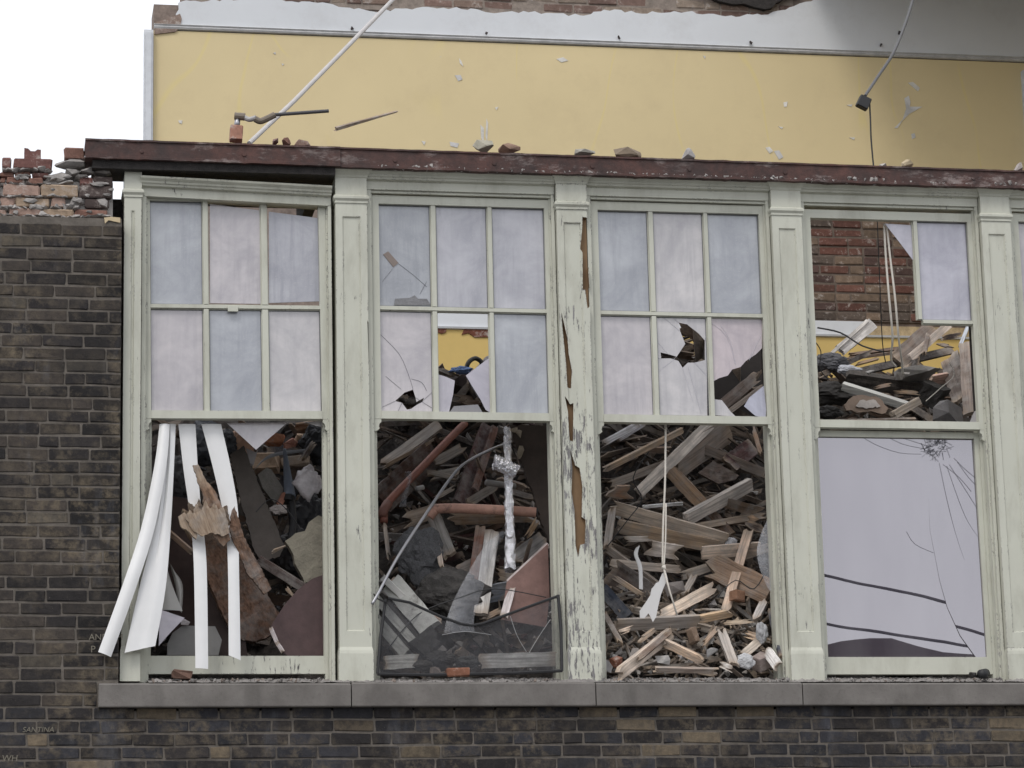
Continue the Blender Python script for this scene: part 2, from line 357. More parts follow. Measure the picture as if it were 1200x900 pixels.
# ================================================================== SETTING
GZ = .68
def sheet(name, x0, x1, y0, y1, z, mat):
    o = pyobj(name, [(x0, y0, z), (x1, y0, z), (x1, y1, z), (x0, y1, z)], [(0, 1, 2, 3)], mat); o['kind'] = 'structure'; return o
sheet('ground', -700, 700, -700, 700, GZ-.02, ROAD)
for nm, y0, y1 in (('pavement', -3.2, -.06), ('far_pavement', -28, -24)):
    o = MB().box(-60, 60, y0, y1, GZ-.018, GZ+.12).obj(nm, PAVE); o['kind'] = 'structure'
o = MB().box(-1.8, 6.4, .32, 4.0, 3.82, 4.06).obj('interior_floor', mat_plain('floor_boards', (.06, .045, .035))); o['kind'] = 'structure'

# ------------------------------------------------------------------ brick facade wall
CH = .0677; Z0 = 4.085
wall = empty('brick_wall', (-1.8, -.06, GZ), 'sooty dark brick wall beside and below the row of windows', 'wall')
def brick_shape(L, seed):
    random.seed(seed); bm = bmesh.new(); bmesh.ops.create_cube(bm, size=1)
    for v in bm.verts: v.co = Vector((v.co.x*L, v.co.y*.1, v.co.z*(CH-.011)))
    bmesh.ops.bevel(bm, geom=bm.edges[:], offset=.0045, segments=1, affect='EDGES')
    for v in bm.verts: v.co += Vector([random.uniform(-.0032, .0032) for _ in range(3)])
    me = bpy.data.meshes.new('brick'); bm.to_mesh(me); bm.free(); me.materials.append(BRICK); return me
LENS = {'s': .205, 'h': .098, 'q': .15, 'l': .226}
SH = {k: [brick_shape(L, 10+i*7+ord(k)) for i in range(4)] for k, L in LENS.items()}
random.seed(11)
mort = MB()
mort.box(-5.6, -1.775, -.0562, .30, GZ, 6.66); mort.box(-1.775, 6.4, -.0562, .30, GZ, 4.03); mort.box(-1.775, -1.69, .165, .30, 4.03, 6.60); sb_ = MB().box(-1.84, -1.68, .2, .29, 6.0, 6.845).obj('dark_post', CHAR, wall, (.02, .017, .016))  # last box: dark post closing the gap between wall and pier
mo = mort.obj('mortar_bed', MORTAR, wall, (.12, .105, .09))
def brick_col(x, z):
    soot = (.021, .018, .018); mid = (.045, .037, .031); tan = (.13, .103, .07); blue = (.026, .026, .031)
    n_ = mnoise.noise(Vector((x*1.1+3, z*1.8, 4)))
    r = random.random()
    if z < 4.02:
        base = tan if r < .05+.16*(n_ > .1) else (blue if r < .55 else soot)
    else:
        base = mid if r < .55 else (soot if r < .95 else (.09, .078, .062))
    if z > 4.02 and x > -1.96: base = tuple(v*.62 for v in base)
    k = random.uniform(.7, 1.35); return tuple(v*k for v in base)
def lay_row(zc, xa, xb, n):
    x = xa-random.uniform(0, .2)
    if n % 2: x -= .105
    while x < xb-.03:
        r = random.random(); k = 's' if r < .74 else ('h' if r < .9 else ('q' if r < .95 else 'l'))
        L = LENS[k]; fit = 1.
        if x+L+.06 > xb:                                  # closer cut to the corner
            k = min(LENS, key=lambda q: abs(LENS[q]-(xb-x))); fit = (xb-x)/LENS[k]; L = xb-x
        o = bpy.data.objects.new('brick', random.choice(SH[k])); COL.objects.link(o); o.parent = wall; o.matrix_parent_inverse = root_inv(wall)
        o.location = (x+L/2, -.012+random.uniform(-.0018, .0018), zc+random.uniform(-.0015, .0015)); o.rotation_euler = (random.uniform(-.004, .004), random.uniform(-.006, .006), random.choice((0, math.pi))+random.uniform(-.004, .004))
        o.scale.x = fit; o.color = (*brick_col(x+L/2, zc), 1); x += L+.0095
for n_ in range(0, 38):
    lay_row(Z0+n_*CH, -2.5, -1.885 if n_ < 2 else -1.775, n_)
for n_ in range(-5, 0): lay_row(Z0+n_*CH, -2.5, 3.36, n_)
def mat_brickfar():
    a = N('distant_brickwork'); t = a.n('TexBrick'); mp = a.n('Mapping'); mp.inputs['Rotation'].default_value = (math.pi/2, 0, 0)
    a.l(a.n('NewGeometry').outputs['Position'], mp.inputs[0]); a.l(mp.outputs[0], t.inputs['Vector'])
    t.inputs['Color1'].default_value = (.045, .04, .036, 1); t.inputs['Color2'].default_value = (.075, .066, .056, 1); t.inputs['Mortar'].default_value = (.085, .078, .07, 1)
    t.inputs['Scale'].default_value = 1; t.inputs['Brick Width'].default_value = .215; t.inputs['Row Height'].default_value = CH; t.inputs['Mortar Size'].default_value = .005
    a.p(Base_Color=t.outputs[0], Roughness=.92); return a.m
fb = MB(); fb.box(-5.6, -2.62, -.0595, -.045, 3.712, 6.66); fb.box(-5.6, 6.4, -.0595, -.045, GZ, 3.712); fb.box(3.38, 6.4, -.0595, -.045, 3.712, 4.03)
o = fb.obj('brickwork', mat_brickfar(), wall); o['kind'] = 'stuff'

# ruined top of the wall: loose inner courses
RED = (.2, .105, .08); PINK = (.31, .21, .17); TANB = (.35, .26, .185); DKB = (.075, .055, .05); GREYM = (.33, .31, .295); DARKR = (.15, .07, .06)
def brick_px(x0, y0, x1, y1, Y, color, d=.1, name='brick', mat=None, rot=0.):
    a = U(x0, y1, Y); b = U(x1, y0, Y); c = (a+b)/2; c.y = Y+d/2
    return block(name, c, (b.x-a.x, d, b.z-a.z), (0, rot, 0), color, None, None, mat, wall, .004, .007)
RW = .0
for r_ in [(-40, 231, -2, 242), (-48, 217, -2, 229), (-60, 246, 8, 253), (-50, 201, -2, 215)]: brick_px(*r_, RW, PINK)
for r_ in [(10, 244.5, 49, 252, PINK), (50, 245, 86, 252.5, TANB), (88, 246, 126, 253, RED)]: brick_px(*r_[:4], RW, r_[4])
for r_ in [(0, 231, 17, 242, PINK), (18, 231, 38, 242, TANB), (40, 232, 58, 242, TANB), (60, 231.5, 77, 242.5, PINK), (100, 233, 128, 243, DKB)]: brick_px(*r_[:4], RW, r_[4])
for r_ in [(3, 217, 47, 229, PINK), (48, 217, 92, 230, TANB), (93, 218, 131, 231, DKB)]: brick_px(*r_[:4], RW-.01, r_[4])
for r_ in [(0, 208, 5.5, 214, RED), (7, 208, 29, 214.5, RED), (31, 208.5, 50, 215, RED), (93, 208, 109, 217, DARKR), (110, 207, 132, 217.5, DKB)]: brick_px(*r_[:4], RW, r_[4])
for r_ in [(0, 201.5, 17, 207.5, RED), (18, 201.5, 36, 207.5, RED), (38, 202, 58, 207.5, DARKR)]: brick_px(*r_[:4], RW+.02, r_[4])
for r_ in [(2, 184.5, 13, 196.5, DARKR), (15.5, 186, 61, 197.5, DARKR), (75, 173.5, 99, 185.5, RED), (79, 185.5, 100, 190, DKB)]: brick_px(*r_[:4], RW+.01, r_[4])
notch = [(28.5, 186), (28.5, 173.2), (33, 174), (36, 177), (41, 177.2), (44, 175), (48, 175.5), (48, 186)]
slab('notched_brick', pxpoly(notch, .03), .1, RAWBRICK, wall, DARKR)
core = MB(); core.box(-5.6, -1.82, .03, .28, 6.64, 6.885); core.obj('mortar_core', MORTAR, wall, (.30, .285, .27))
for x0, y0, x1, y1, w_ in [(0, 229.5, 78, 232.5, .05), (0, 241, 92, 247, .05), (0, 215, 60, 217.5, .04), (0, 197.5, 60, 201.5, .06), (0, 252.5, 128, 256, .02)]:
    k = int((x1-x0)/7)
    for i in range(k):                                    # crumbled mortar squeezed out of the joints
        x = x0+(i+.5)*(x1-x0)/k; p_ = U(x, (y0+y1)/2+random.uniform(-1, 1), RW+.02)
        chunk('mortar_lump', p_, (random.uniform(.035, .06), .075, (y1-y0)*.0047*random.uniform(.8, 1.5)), scl(GREYM, random.uniform(.8, 1.15)), mat=MORTAR, parent=wall)
for x, y, sx, sz in [(104, 240, .11, .07), (120, 242, .08, .07), (88, 240, .07, .08), (70, 209, .12, .06), (85, 205, .10, .05), (60, 211, .07, .04), (100, 202, .11, .04), (120, 203, .1, .035), (82, 192, .17, .07), (-20, 206, .2, .06), (92, 212, .08, .05), (76, 216, .1, .03), (-30, 192, .1, .06)]:
    chunk('mortar_lump', U(x, y, .05), (sx, .12, sz), scl(GREYM, random.uniform(.75, 1.1)), mat=MORTAR, parent=wall, n=18)
for _ in range(24):
    chunk('mortar_smear', U(random.uniform(-10, 130), random.choice((216, 230, 242, 250, 236, 223, 207))+random.uniform(-2, 2), random.uniform(-.012, .0)), (random.uniform(.03, .1), .02, random.uniform(.012, .03)), scl(GREYM, random.uniform(.6, 1.1)), mat=MORTAR, parent=wall, n=16)
slab('torn_render', pxpoly([(122, 255), (123, 262), (127, 258), (141, 261), (141, 255), (130, 254)], -.064), .004, PLAINC, wall, (.50, .40, .25))
# scratched writing
def scratch(txt, px, py, h, sl=0.):
    cu = bpy.data.curves.new('t', 'FONT'); cu.body = txt; cu.size = h; cu.extrude = .0008; cu.shear = sl
    tmp = bpy.data.objects.new('t', cu); COL.objects.link(tmp); dg = bpy.context.evaluated_depsgraph_get(); me = bpy.data.meshes.new_from_object(tmp.evaluated_get(dg))
    bpy.data.objects.remove(tmp); p_ = U(px, py, -.0658); me.transform(Matrix.Translation(p_) @ Matrix.Rotation(math.pi/2, 4, 'X')); me.materials.clear()
    return link('scratched_letters', me, CHALK, wall)
scratch('AND   M', 104, 750, .046); scratch('P', 106, 764.5, .05); scratch('SANTINA', 26, 858, .038, .2); scratch('WH', 2, 892, .045, .1)

# ------------------------------------------------------------------ stone sill blocks
sx = [-1.879, -.575, .722, 1.85, 3.42, 4.9]
sl_lab = ['long brown stone sill block under the leftmost window', 'stone sill block under the window with the bent insect screen', 'stone sill block under the window spilling split timber',
          'stone sill block under the window with the reflecting lower pane', 'stone sill block cut off by the right edge']
for i in range(5):
    a_ = MB(); zt = 4.165 if i == 0 else 4.172-.003*i
    a_.stack([(sx[i]+.003, sx[i+1]-.003, -.118, 4.045), (sx[i]+.003, sx[i+1]-.003, -.12, 4.05), (sx[i]+.003, sx[i+1]-.003, -.12, zt-.008), (sx[i]+.005, sx[i+1]-.005, -.11, zt), (sx[i]+.005, sx[i+1]-.005, .12, zt+.035)], .30)
    o = a_.obj('stone_sill', SILL); tag(o, sl_lab[i], 'sill', 'stone sill blocks')

# ------------------------------------------------------------------ pilasters
PX, BAY, PW = -.620, 1.225, .172
def cutter(pts, Y=-.02):
    return [U(x, y, 0) for x, y in pts]
WOODB = mat_plain('bare_timber', (.20, .125, .065), .85)
def pilaster(X, label, mat, matb, w=PW, cuts=None):
    e = empty('pilaster', (X+w/2, .05, 4.2), label, 'pilaster', 'pilasters between the windows')
    z0, z1 = 4.37, 6.80; a_ = MB(); pw = .037; d = .009
    xs = [X, X+pw, X+w-pw, X+w]; zs = [z0, z0+.085, z1-.075, z1]
    V = {}; v = []
    def g(x, y, z):
        k = (round(x, 4), round(y, 4), round(z, 4))
        if k not in V: V[k] = len(v); v.append((x, y, z))
        return V[k]
    f = []
    for i in range(3):
        for j in range(3):
            if (i, j) != (1, 1): f.append((g(xs[i], 0, zs[j]), g(xs[i+1], 0, zs[j]), g(xs[i+1], 0, zs[j+1]), g(xs[i], 0, zs[j+1])))
    ins = .006; b = [(xs[1], zs[1]), (xs[2], zs[1]), (xs[2], zs[2]), (xs[1], zs[2])]; c = [(xs[1]+ins, zs[1]+ins), (xs[2]-ins, zs[1]+ins), (xs[2]-ins, zs[2]-ins), (xs[1]+ins, zs[2]-ins)]
    for k in range(4):
        k2 = (k+1) % 4; f.append((g(b[k][0], 0, b[k][1]), g(b[k2][0], 0, b[k2][1]), g(c[k2][0], d, c[k2][1]), g(c[k][0], d, c[k][1])))
    f.append(tuple(g(x, d, z) for x, z in c))
    yb = .16
    lo = [g(x, 0, z0) for x in xs]; hi = [g(x, 0, z1) for x in xs]; B = [g(X, yb, z0), g(X+w, yb, z0), g(X+w, yb, z1), g(X, yb, z1)]
    f.append(tuple(reversed(lo))+(B[0], B[1])); f.append(tuple(hi)+(B[2], B[3]))
    f.append((B[3], B[2], B[1], B[0]))
    f.append((B[0],)+tuple(g(X, 0, z) for z in zs)+(B[3],)); f.append((B[1], B[2])+tuple(g(X+w, 0, z) for z in reversed(zs)))
    sh = pyobj('shaft', v, f, mat, e)
    bm = bmesh.new(); bm.from_mesh(sh.data); bmesh.ops.recalc_face_normals(bm, faces=bm.faces[:]); bm.to_mesh(sh.data); bm.free()
    if cuts:
        sh.data.materials.append(WOODB)
        for pts in cuts:
            ring = [U(x, y, 0) for x, y in pts]; ring = [Vector((p_.x, -.03, p_.z)) for p_ in ring]
            ct = slab('cut', ring, .062, WOODB)
            ct.data.materials.clear(); ct.data.materials.append(mat); ct.data.materials.append(WOODB)
            for p_ in ct.data.polygons: p_.material_index = 1
            md = sh.modifiers.new('b', 'BOOLEAN'); md.object = ct; md.operation = 'DIFFERENCE'; md.solver = 'EXACT'
            dg = bpy.context.evaluated_depsgraph_get(); dg.update(); me = bpy.data.meshes.new_from_object(sh.evaluated_get(dg)); sh.modifiers.clear()
            me.name = 'shaft'; sh.data = me; bpy.data.objects.remove(ct)
    k = MB(); k.stack([(X-.004, X+w+.004, -.006, 6.80), (X-.004, X+w+.004, -.006, 6.812), (X-.012, X+w+.012, -.016, 6.824), (X-.012, X+w+.012, -.016, 6.836), (X-.003, X+w+.003, -.004, 6.846)], .15)
    k.obj('necking', matb, e)
    k = MB(); k.stack([(X, X+w, 0, 6.846), (X, X+w, 0, 6.945), (X-.004, X+w+.004, -.004, 6.947), (X-.006, X+w+.006, -.008, 6.958), (X-.018, X+w+.018, -.024, 6.975), (X-.026, X+w+.026, -.034, 6.982), (X-.026, X+w+.026, -.034, 7.0), (X-.02, X+w+.02, -.03, 7.004)], .15)
    k.obj('capital', matb, e)
    k = MB(); k.stack([(X-.006, X+w+.006, -.012, 4.19), (X-.006, X+w+.006, -.012, 4.335), (X-.004, X+w+.004, -.009, 4.352), (X, X+w, -.002, 4.37)], .15)
    k.obj('base', mat, e)
    return e
zm = lambda l, oy: [(x/3.214+650, y/3.214+oy) for x, y in l]
cuts3 = [zm([(105, 45), (125, 50), (138, 100), (128, 110), (132, 200), (127, 250), (135, 380), (124, 390), (115, 320), (106, 320), (105, 180), (97, 165), (103, 100)], 240),
         zm([(25, 405), (50, 510), (54, 560), (66, 625), (62, 690), (48, 688), (43, 600), (30, 470)], 240), zm([(38, 720), (60, 750), (72, 745), (70, 890), (56, 885), (50, 780)], 240),
         zm([(60, 20), (78, 80), (95, 90), (105, 160), (103, 275), (118, 285), (115, 375), (97, 380), (90, 425), (80, 380), (76, 250), (65, 180), (68, 90)], 520)]
cuts2 = [[(431, 283), (434, 300), (434, 345), (431, 340)], [(430.5, 375), (434, 385), (436, 440), (435, 480), (433, 455)]]
pilaster(-1.759, 'narrow sage painted end pier against the dark brick wall', PAINT_W, PAINT, .092)
pilaster(PX, 'sage painted pilaster right of the tilted leftmost window header', PAINT_W, PAINT, cuts=cuts2)
pilaster(PX+BAY, 'badly peeling pilaster with long wood splits in its shaft', PAINT_P, PAINT_W, cuts=cuts3)
pilaster(PX+2*BAY, 'sound pilaster between split-timber window and window with reflecting pane', PAINT_W, PAINT)
pilaster(PX+3*BAY, 'sage painted pilaster near the right edge of the photo', PAINT_W, PAINT)
pilaster(PX+4*BAY, 'last sage painted pilaster beyond the right edge', PAINT, PAINT)

# ------------------------------------------------------------------ cornice headers over each bay
def header_geo(x0, x1, z):
    return MB().extr([(.14, z), (.035, z), (.035, z+.047), (.012, z+.052), (.008, z+.062), (.0, z+.066), (-.004, z+.076), (-.02, z+.088), (-.024, z+.098), (-.01, z+.102), (.14, z+.104)], x0, x1)
hl = ['cornice header over the window with the bent insect screen', 'cornice header over the window with the shattered middle pane', 'cornice header over the window with the missing upper panes', 'cornice header cut off by the right edge']
for k in range(4):
    tag(header_geo(PX+k*BAY+PW+.004, PX+(k+1)*BAY-.004, 6.893).obj('cornice_header', PAINT_W), hl[k], 'cornice', 'cornice headers')
a_ = header_geo(-.02, 1.015, 0); o = a_.obj('cornice_header', PAINT_W)
hp = U(168, 229, .03); hq = U(383, 240.5, .03); o.location = (hp.x, .0, hp.z-.002); o.rotation_euler = (.04, math.atan2(hp.z-hq.z, hq.x-hp.x), 0)
tag(o, 'loose cornice header sagging down to the right over the leftmost window', 'cornice', 'cornice headers')

# ------------------------------------------------------------------ sash windows
BLUE = (.43, .445, .48); LAV = (.465, .46, .50); PNK = (.565, .525, .54); GRY = (.39, .405, .435); PALE = (.56, .535, .54)
YU, YL = .070, .125                        # front of upper sash, front of lower sash
ROWS = (6.824, 6.249, 6.222, 5.660, 5.617)
def horn(x, s):
    pr = [(0, 0), (.036, 0), (.036, -.022), (.026, -.03), (.022, -.045), (.026, -.058), (.014, -.068), (0, -.074)]
    return [(x+s*a_, b_+ROWS[4]+.004) for a_, b_ in pr]
def window(XL, XR, label, cols, panes, dz=0., muntins='full', rot=0., mat=PAINT):
    """XL..XR clear width between pilasters; cols: the six pane edges; panes: dict (row,col)->colour"""
    e = empty('sash_window', ((XL+XR)/2, .1, 4.2), label, 'window', 'sash windows')
    fr = MB()
    for x0, x1, x2 in ((XL, XL+.022, XL+.05), (XR, XR-.018, XR-.044)):
        a0, a1 = sorted((x0, x1)); fr.box(a0, a1, .038, .20, 4.19, 6.892)
        a0, a1 = sorted((x1, x2)); fr.box(a0, a1, .112, .20, 4.19, 5.66)
        a0, a1 = sorted((x0+.006*(1 if x1 > x0 else -1), x1+.009*(1 if x1 > x0 else -1))); fr.box(a0, a1, .062, .11, 4.19, 6.885)
    fr.box(XL+.022, XR-.018, .05, .2, 6.878, 6.892)
    fr.obj('frame', PAINT_W, e)
    for x0, x1 in ((XL-.03, XL+.03), (XR-.03, XR+.03)): MB().box(x0, x1, .201, .22, 4.19, 6.89).obj('gap_shade', CHAR, e, (.022, .018, .016))  # black strips added behind the frame joints so the gaps look shaded
    T = Matrix.Identity(4)
    if rot:
        c = Vector(((XL+XR)/2, 0, 5.65)); T = Matrix.Translation(c) @ Matrix.Rotation(rot, 4, 'Y') @ Matrix.Translation(-c)
    def put(mb): mb.v = [T @ (v+Vector((0, 0, dz))) for v in mb.v]; return mb
    sx0, sx1 = cols[0]-.036, cols[5]+.038; us = MB()
    us.box(sx0, cols[0], YU, YU+.045, ROWS[4], 6.872); us.box(cols[5], sx1, YU, YU+.045, ROWS[4], 6.872)
    us.box(cols[0], cols[5], YU+.001, YU+.045, ROWS[0], 6.872); us.box(cols[0], cols[5], YU-.004, YU+.05, ROWS[4], ROWS[3])
    for x, s in ((sx0, 1), (sx1, -1)):
        h = horn(x, s); n = len(h); us.add([(a, YU+.002, b) for a, b in h]+[(a, YU+.04, b) for a, b in h], [tuple(range(n)), tuple(range(2*n-1, n-1, -1))]+[(i, i+n, (i+1) % n+n, (i+1) % n) for i in range(n)])
    up = put(us).obj('upper_sash', mat, e)
    up.data.update()
    def sub(mb, nm, m_=PAINT, color=None): return put(mb).obj(nm, m_, up, color)
    w = .004
    bars = {'v1t': (cols[1], cols[2], ROWS[1], ROWS[0]), 'v1b': (cols[1], cols[2], ROWS[3], ROWS[2]), 'v2t': (cols[3], cols[4], ROWS[1], ROWS[0]), 'v2b': (cols[3], cols[4], ROWS[3], ROWS[2]),
            'h1': (cols[0], cols[2] if 0 else cols[1], ROWS[2], ROWS[1]), 'h2': (cols[1], cols[4], ROWS[2], ROWS[1]), 'h3': (cols[4], cols[5], ROWS[2], ROWS[1])}
    for k, (x0, x1, z0, z1) in bars.items():
        if muntins != 'full' and k not in muntins: continue
        b = MB()
        if k[0] == 'v': b.extr([(YU+.03, 0), (YU+.005, .0)], 0, 1) if 0 else b.stack([(x0+w, x1-w, YU+.006, z0), (x0+w, x1-w, YU+.006, z1)], YU+.02); b.stack([(x0-.001, x1+.001, YU+.0205, z0), (x0-.001, x1+.001, YU+.0205, z1)], YU+.042)
        else: b.stack([(x0, x1, YU+.004, z0+w), (x0, x1, YU+.004, z1-w)], YU+.019); b.stack([(x0, x1, YU+.0195, z0-.001), (x0, x1, YU+.0195, z1+.001)], YU+.041)
        sub(b, 'muntin')
    for (r, c), val in panes.items():
        colr, poly, hole = val if len(val) == 3 and not isinstance(val[0], float) else (val, None, None)
        x0, x1 = cols[2*c]-.003, cols[2*c+1]+.003; z1, z0 = (ROWS[0]+.003, ROWS[1]-.003) if r == 0 else (ROWS[2]+.003, ROWS[3]-.003)
        yp = YU+.028
        ring = [Vector((x0, yp, z0)), Vector((x1, yp, z0)), Vector((x1, yp, z1)), Vector((x0, yp, z1))]
        if poly:
            ring = []
            for x, y in poly:
                p_ = U(x, y, yp); ring.append(Vector((min(max(p_.x, x0), x1), yp, min(max(p_.z, z0), z1))))
        elif dz or rot: ring = [T @ (v+Vector((0, 0, dz))) for v in ring]
        hr = [U(x, y, yp) for x, y in hole] if hole else None
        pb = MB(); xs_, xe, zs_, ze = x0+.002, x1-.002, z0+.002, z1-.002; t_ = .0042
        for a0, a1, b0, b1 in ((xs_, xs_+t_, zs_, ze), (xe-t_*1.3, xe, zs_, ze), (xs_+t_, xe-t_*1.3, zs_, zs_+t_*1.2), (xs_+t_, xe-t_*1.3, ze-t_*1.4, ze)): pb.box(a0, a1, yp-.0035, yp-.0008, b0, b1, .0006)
        if not poly or hole: put(pb).obj('putty_shade', PUTTY_SHADE, up)  # putty strips coloured dark to paint the shadow gap round each pane
        slab('pane', ring, .004, PANE, up, colr, hr)
    return e, up
PUTTY_SHADE = mat_plain('shaded_putty', (.16, .165, .175), .9)
C2 = [-.374, -.089, -.056, .227, .257, .549]
def CK(k): return [c+BAY*k for c in C2]
XLk = lambda k: PX+k*BAY+PW+.005
XRk = lambda k: PX+(k+1)*BAY-.005
# leftmost window
C1 = [-1.607, -1.326, -1.293, -1.012, -.973, -.694]
w1, u1 = window(-1.662, -.640, 'leftmost window with unbroken six upper panes and white vinyl strips hanging out', C1,
                {(0, 0): BLUE, (0, 1): (PNK, [(246, 357), (308, 356), (308, 247), (246, 239)], None), (0, 2): ((.42, .42, .46), [(315, 355), (378, 353), (378, 256), (315, 248)], None), (1, 0): PNK, (1, 1): BLUE, (1, 2): PALE}, rot=-.011, dz=-.012)
MB().box(-1.2, -1.145, YU-.006, YU+.01, 6.195, 6.225).obj('sash_lock', PAINT, u1)
MB().box(-.66, -.61, .21, .24, 4.2, 6.9).obj('gap_shade_post', CHAR, w1, (.02, .017, .016))  # black post added to keep the gap beside the pilaster dark
ls = MB(); ls.box(-1.60, -.672, YL, YL+.045, 4.245, 4.34); ls.box(-1.618, -1.60, YL, YL+.045, 4.245, 5.60); ls.box(-.688, -.672, YL, YL+.045, 4.34, 5.60)
lo1 = ls.obj('lower_sash', PAINT_W, w1)
slab('pane', pxpoly([(266, 496), (337, 495), (300, 527)], YL+.02), .004, PANE, lo1, PNK); slab('pane', pxpoly([(358, 494.5), (378, 493), (377, 500), (370, 499)], YL+.02), .004, PANE, lo1, PALE)
slab('pane', pxpoly([(187, 714), (216.5, 724), (199, 742), (186, 757)], YL+.02), .004, PANE, lo1, (.58, .53, .6))
# second window
w2, u2 = window(XLk(0), XRk(0), 'window with bent black insect screen and yellow wall seen through a broken pane', CK(0),
                {(0, 0): GRY, (0, 1): LAV, (0, 2): LAV, (1, 0): (PNK, [(443, 484), (508, 484), (508, 362), (443, 362)], [(463, 470), (474, 460), (484, 456.5), (487, 466), (488, 471), (497, 466), (495, 471), (489, 474), (482, 479), (477, 480), (471, 472)]), (1, 2): BLUE})
for pts, cl in (([(546, 440), (575, 418), (575, 484), (569, 480), (563, 468), (553, 452)], (.5, .47, .53)), ([(511, 438), (521, 441), (533, 446), (531, 462), (526, 484), (511, 484)], (.5, .47, .52)), ([(526, 484), (532, 476), (560, 474), (566, 484)], (.2, .19, .2))):
    slab('glass_shard', pxpoly(pts, YU+.03), .004, PANE, u2, cl)
slab('tape_patch', pxpoly([(449, 298), (455, 294.5), (467, 308), (461, 313)], YU+.024), .003, PLAINC, u2, (.2, .16, .14))
slab('debris_patch', pxpoly([(462, 357.5), (463, 350), (480, 349), (486, 346), (490, 350), (500, 350), (505, 357.5)], YU+.022), .004, STONE, u2, (.2, .2, .21))
# third window
w3, u3 = window(XLk(1), XRk(1), 'window with a jagged hole in its shattered middle pane', CK(1),
                {(0, 0): BLUE, (0, 1): PALE, (0, 2): BLUE, (1, 0): PNK,
                 (1, 1): (PALE, [(766, 486), (829, 487), (829, 367), (766, 367)], [(795, 378), (805, 380), (819, 391), (826, 399), (826, 422), (814, 425), (806, 425), (800, 431), (795, 423), (786, 420), (775, 420), (774, 413), (783, 415), (793, 418), (803, 403), (797, 388)]),
                 (1, 2): ((.56, .48, .5), [(831, 368), (893, 370), (893, 408), (886, 415), (874, 423), (868, 430), (858, 433), (853, 440), (843, 443), (831, 447)], None)})
slab('glass_shard', pxpoly([(831, 486), (831, 467), (846, 469), (856, 482), (862, 488)], YU+.03), .004, PANE, u3, PALE)
slab('glass_shard', pxpoly([(872, 476), (878, 466), (895, 452), (898, 480), (897, 491), (885, 487)], YU-.006, .3), .004, PANE, u3, (.50, .5, .6))
# fourth window
w4, u4 = window(XLk(2), XRk(2), 'window with missing upper left panes above one large cracked reflecting pane', [c-.003 for c in CK(2)],
                {(0, 2): (.47, .46, .53)}, muntins=('v2t', 'h3'), dz=-.012)
slab('glass_shard', pxpoly([(1037, 262), (1070, 264), (1070, 305), (1055, 285)], YU+.03), .004, PANE, u4, (.55, .53, .6))
# fifth window, just entering the frame
window(XLk(3), XRk(3), 'window cut off by the right edge of the photo', CK(3), {(r, c): random.choice((BLUE, LAV, PNK)) for r in (0, 1) for c in (0, 1, 2)})
# lower sash of the fourth window with its pane in two pieces
def lower_sash(XL, XR, e, z1=5.60):
    a = MB(); a.box(XL+.052, XL+.066, YL, YL+.04, 4.335, z1); a.box(XR-.07, XR-.044, YL, YL+.04, 4.335, z1); a.box(XL+.052, XR-.044, YL-.002, YL+.042, 4.24, 4.335); a.box(XL+.066, XR-.07, YL+.001, YL+.04, z1-.035, z1)
    return a.obj('lower_sash', PAINT, e)
L4 = lower_sash(XLk(2), XRk(2), w4); L5 = lower_sash(XLk(3), XRk(3), [o for o in COL.objects if o.name.startswith('sash_window')][-1])
YP = YL+.02
xa, xb, za, zb = XLk(2)+.062, XRk(2)-.066, 4.33, 5.572
ck = [(1090, 622), (1095, 648), (1101, 680), (1110, 712), (1125, 745), (1144, 773)]
top = U(1088, 600, YP); cw = [Vector((U(x, y, YP).x, YP, U(x, y, YP).z)) for x, y in ck]; tp = Vector((U(1084, 500, YP).x, YP, zb)); cw[-1].z = za
slab('pane', [Vector((xa, YP, za)), cw[-1]-Vector((.002, 0, 0))]+[c-Vector((.001, 0, 0)) for c in reversed(cw[:-1])]+[tp, Vector((xa, YP, zb))], .004, MIRROR, L4)
bits = [cw[-1]]+[Vector((xb, YP, za)), Vector((xb, YP, zb)), tp]+cw[:-1]
slab('pane', [Vector((p_.x, YP-.0032*(p_.x-2.5)*2-.009*(4.9-p_.z)/1., p_.z)) for p_ in bits], .004, MIRROR, L4)
slab('pane', [Vector((x+BAY, YP, z)) for x, z in ((xa, za), (xb, za), (xb, zb), (xa, zb))], .004, MIRROR, L5)
def cracks(name, lines, Y, parent, r=.0011, mat=CRACK):
    a = MB()
    for ln in lines: a.tube(smooth_path([U(x, y, Y) for x, y in ln], 3), r, 5)
    return a.obj(name, mat, parent)
z9 = lambda l: [(x/2.727+900, y/2.727+480) for x, y in l]
L = [z9([(280, 72), (340, 110), (420, 138), (490, 142)]), z9([(370, 80), (430, 110), (500, 125)]), z9([(400, 82), (460, 100), (520, 120)]), z9([(548, 170), (575, 300), (610, 430), (650, 530), (697, 606)]), z9([(572, 180), (610, 290), (640, 360), (684, 425)]),
     z9([(580, 175), (640, 270), (680, 335)]), z9([(595, 155), (630, 190), (672, 225)]), z9([(605, 165), (640, 215), (672, 248)]), z9([(560, 175), (610, 215), (650, 262)]), z9([(443, 390), (470, 430), (530, 458)])]
random.seed(3)
for k in range(100):
    t = random.uniform(0, 6.28); r1 = random.uniform(2, 14); t2 = t+random.uniform(-.9, .9); r2 = r1+random.uniform(2, 10); cx, cy = 1096, 524
    L.append([(cx+r1*math.cos(t), max(508, cy+r1*math.sin(t)*.8)), (cx+r2*math.cos(t2), max(508, cy+r2*math.sin(t2)*.8))])
cracks('crack', L, YP-.002, L4, .0008)
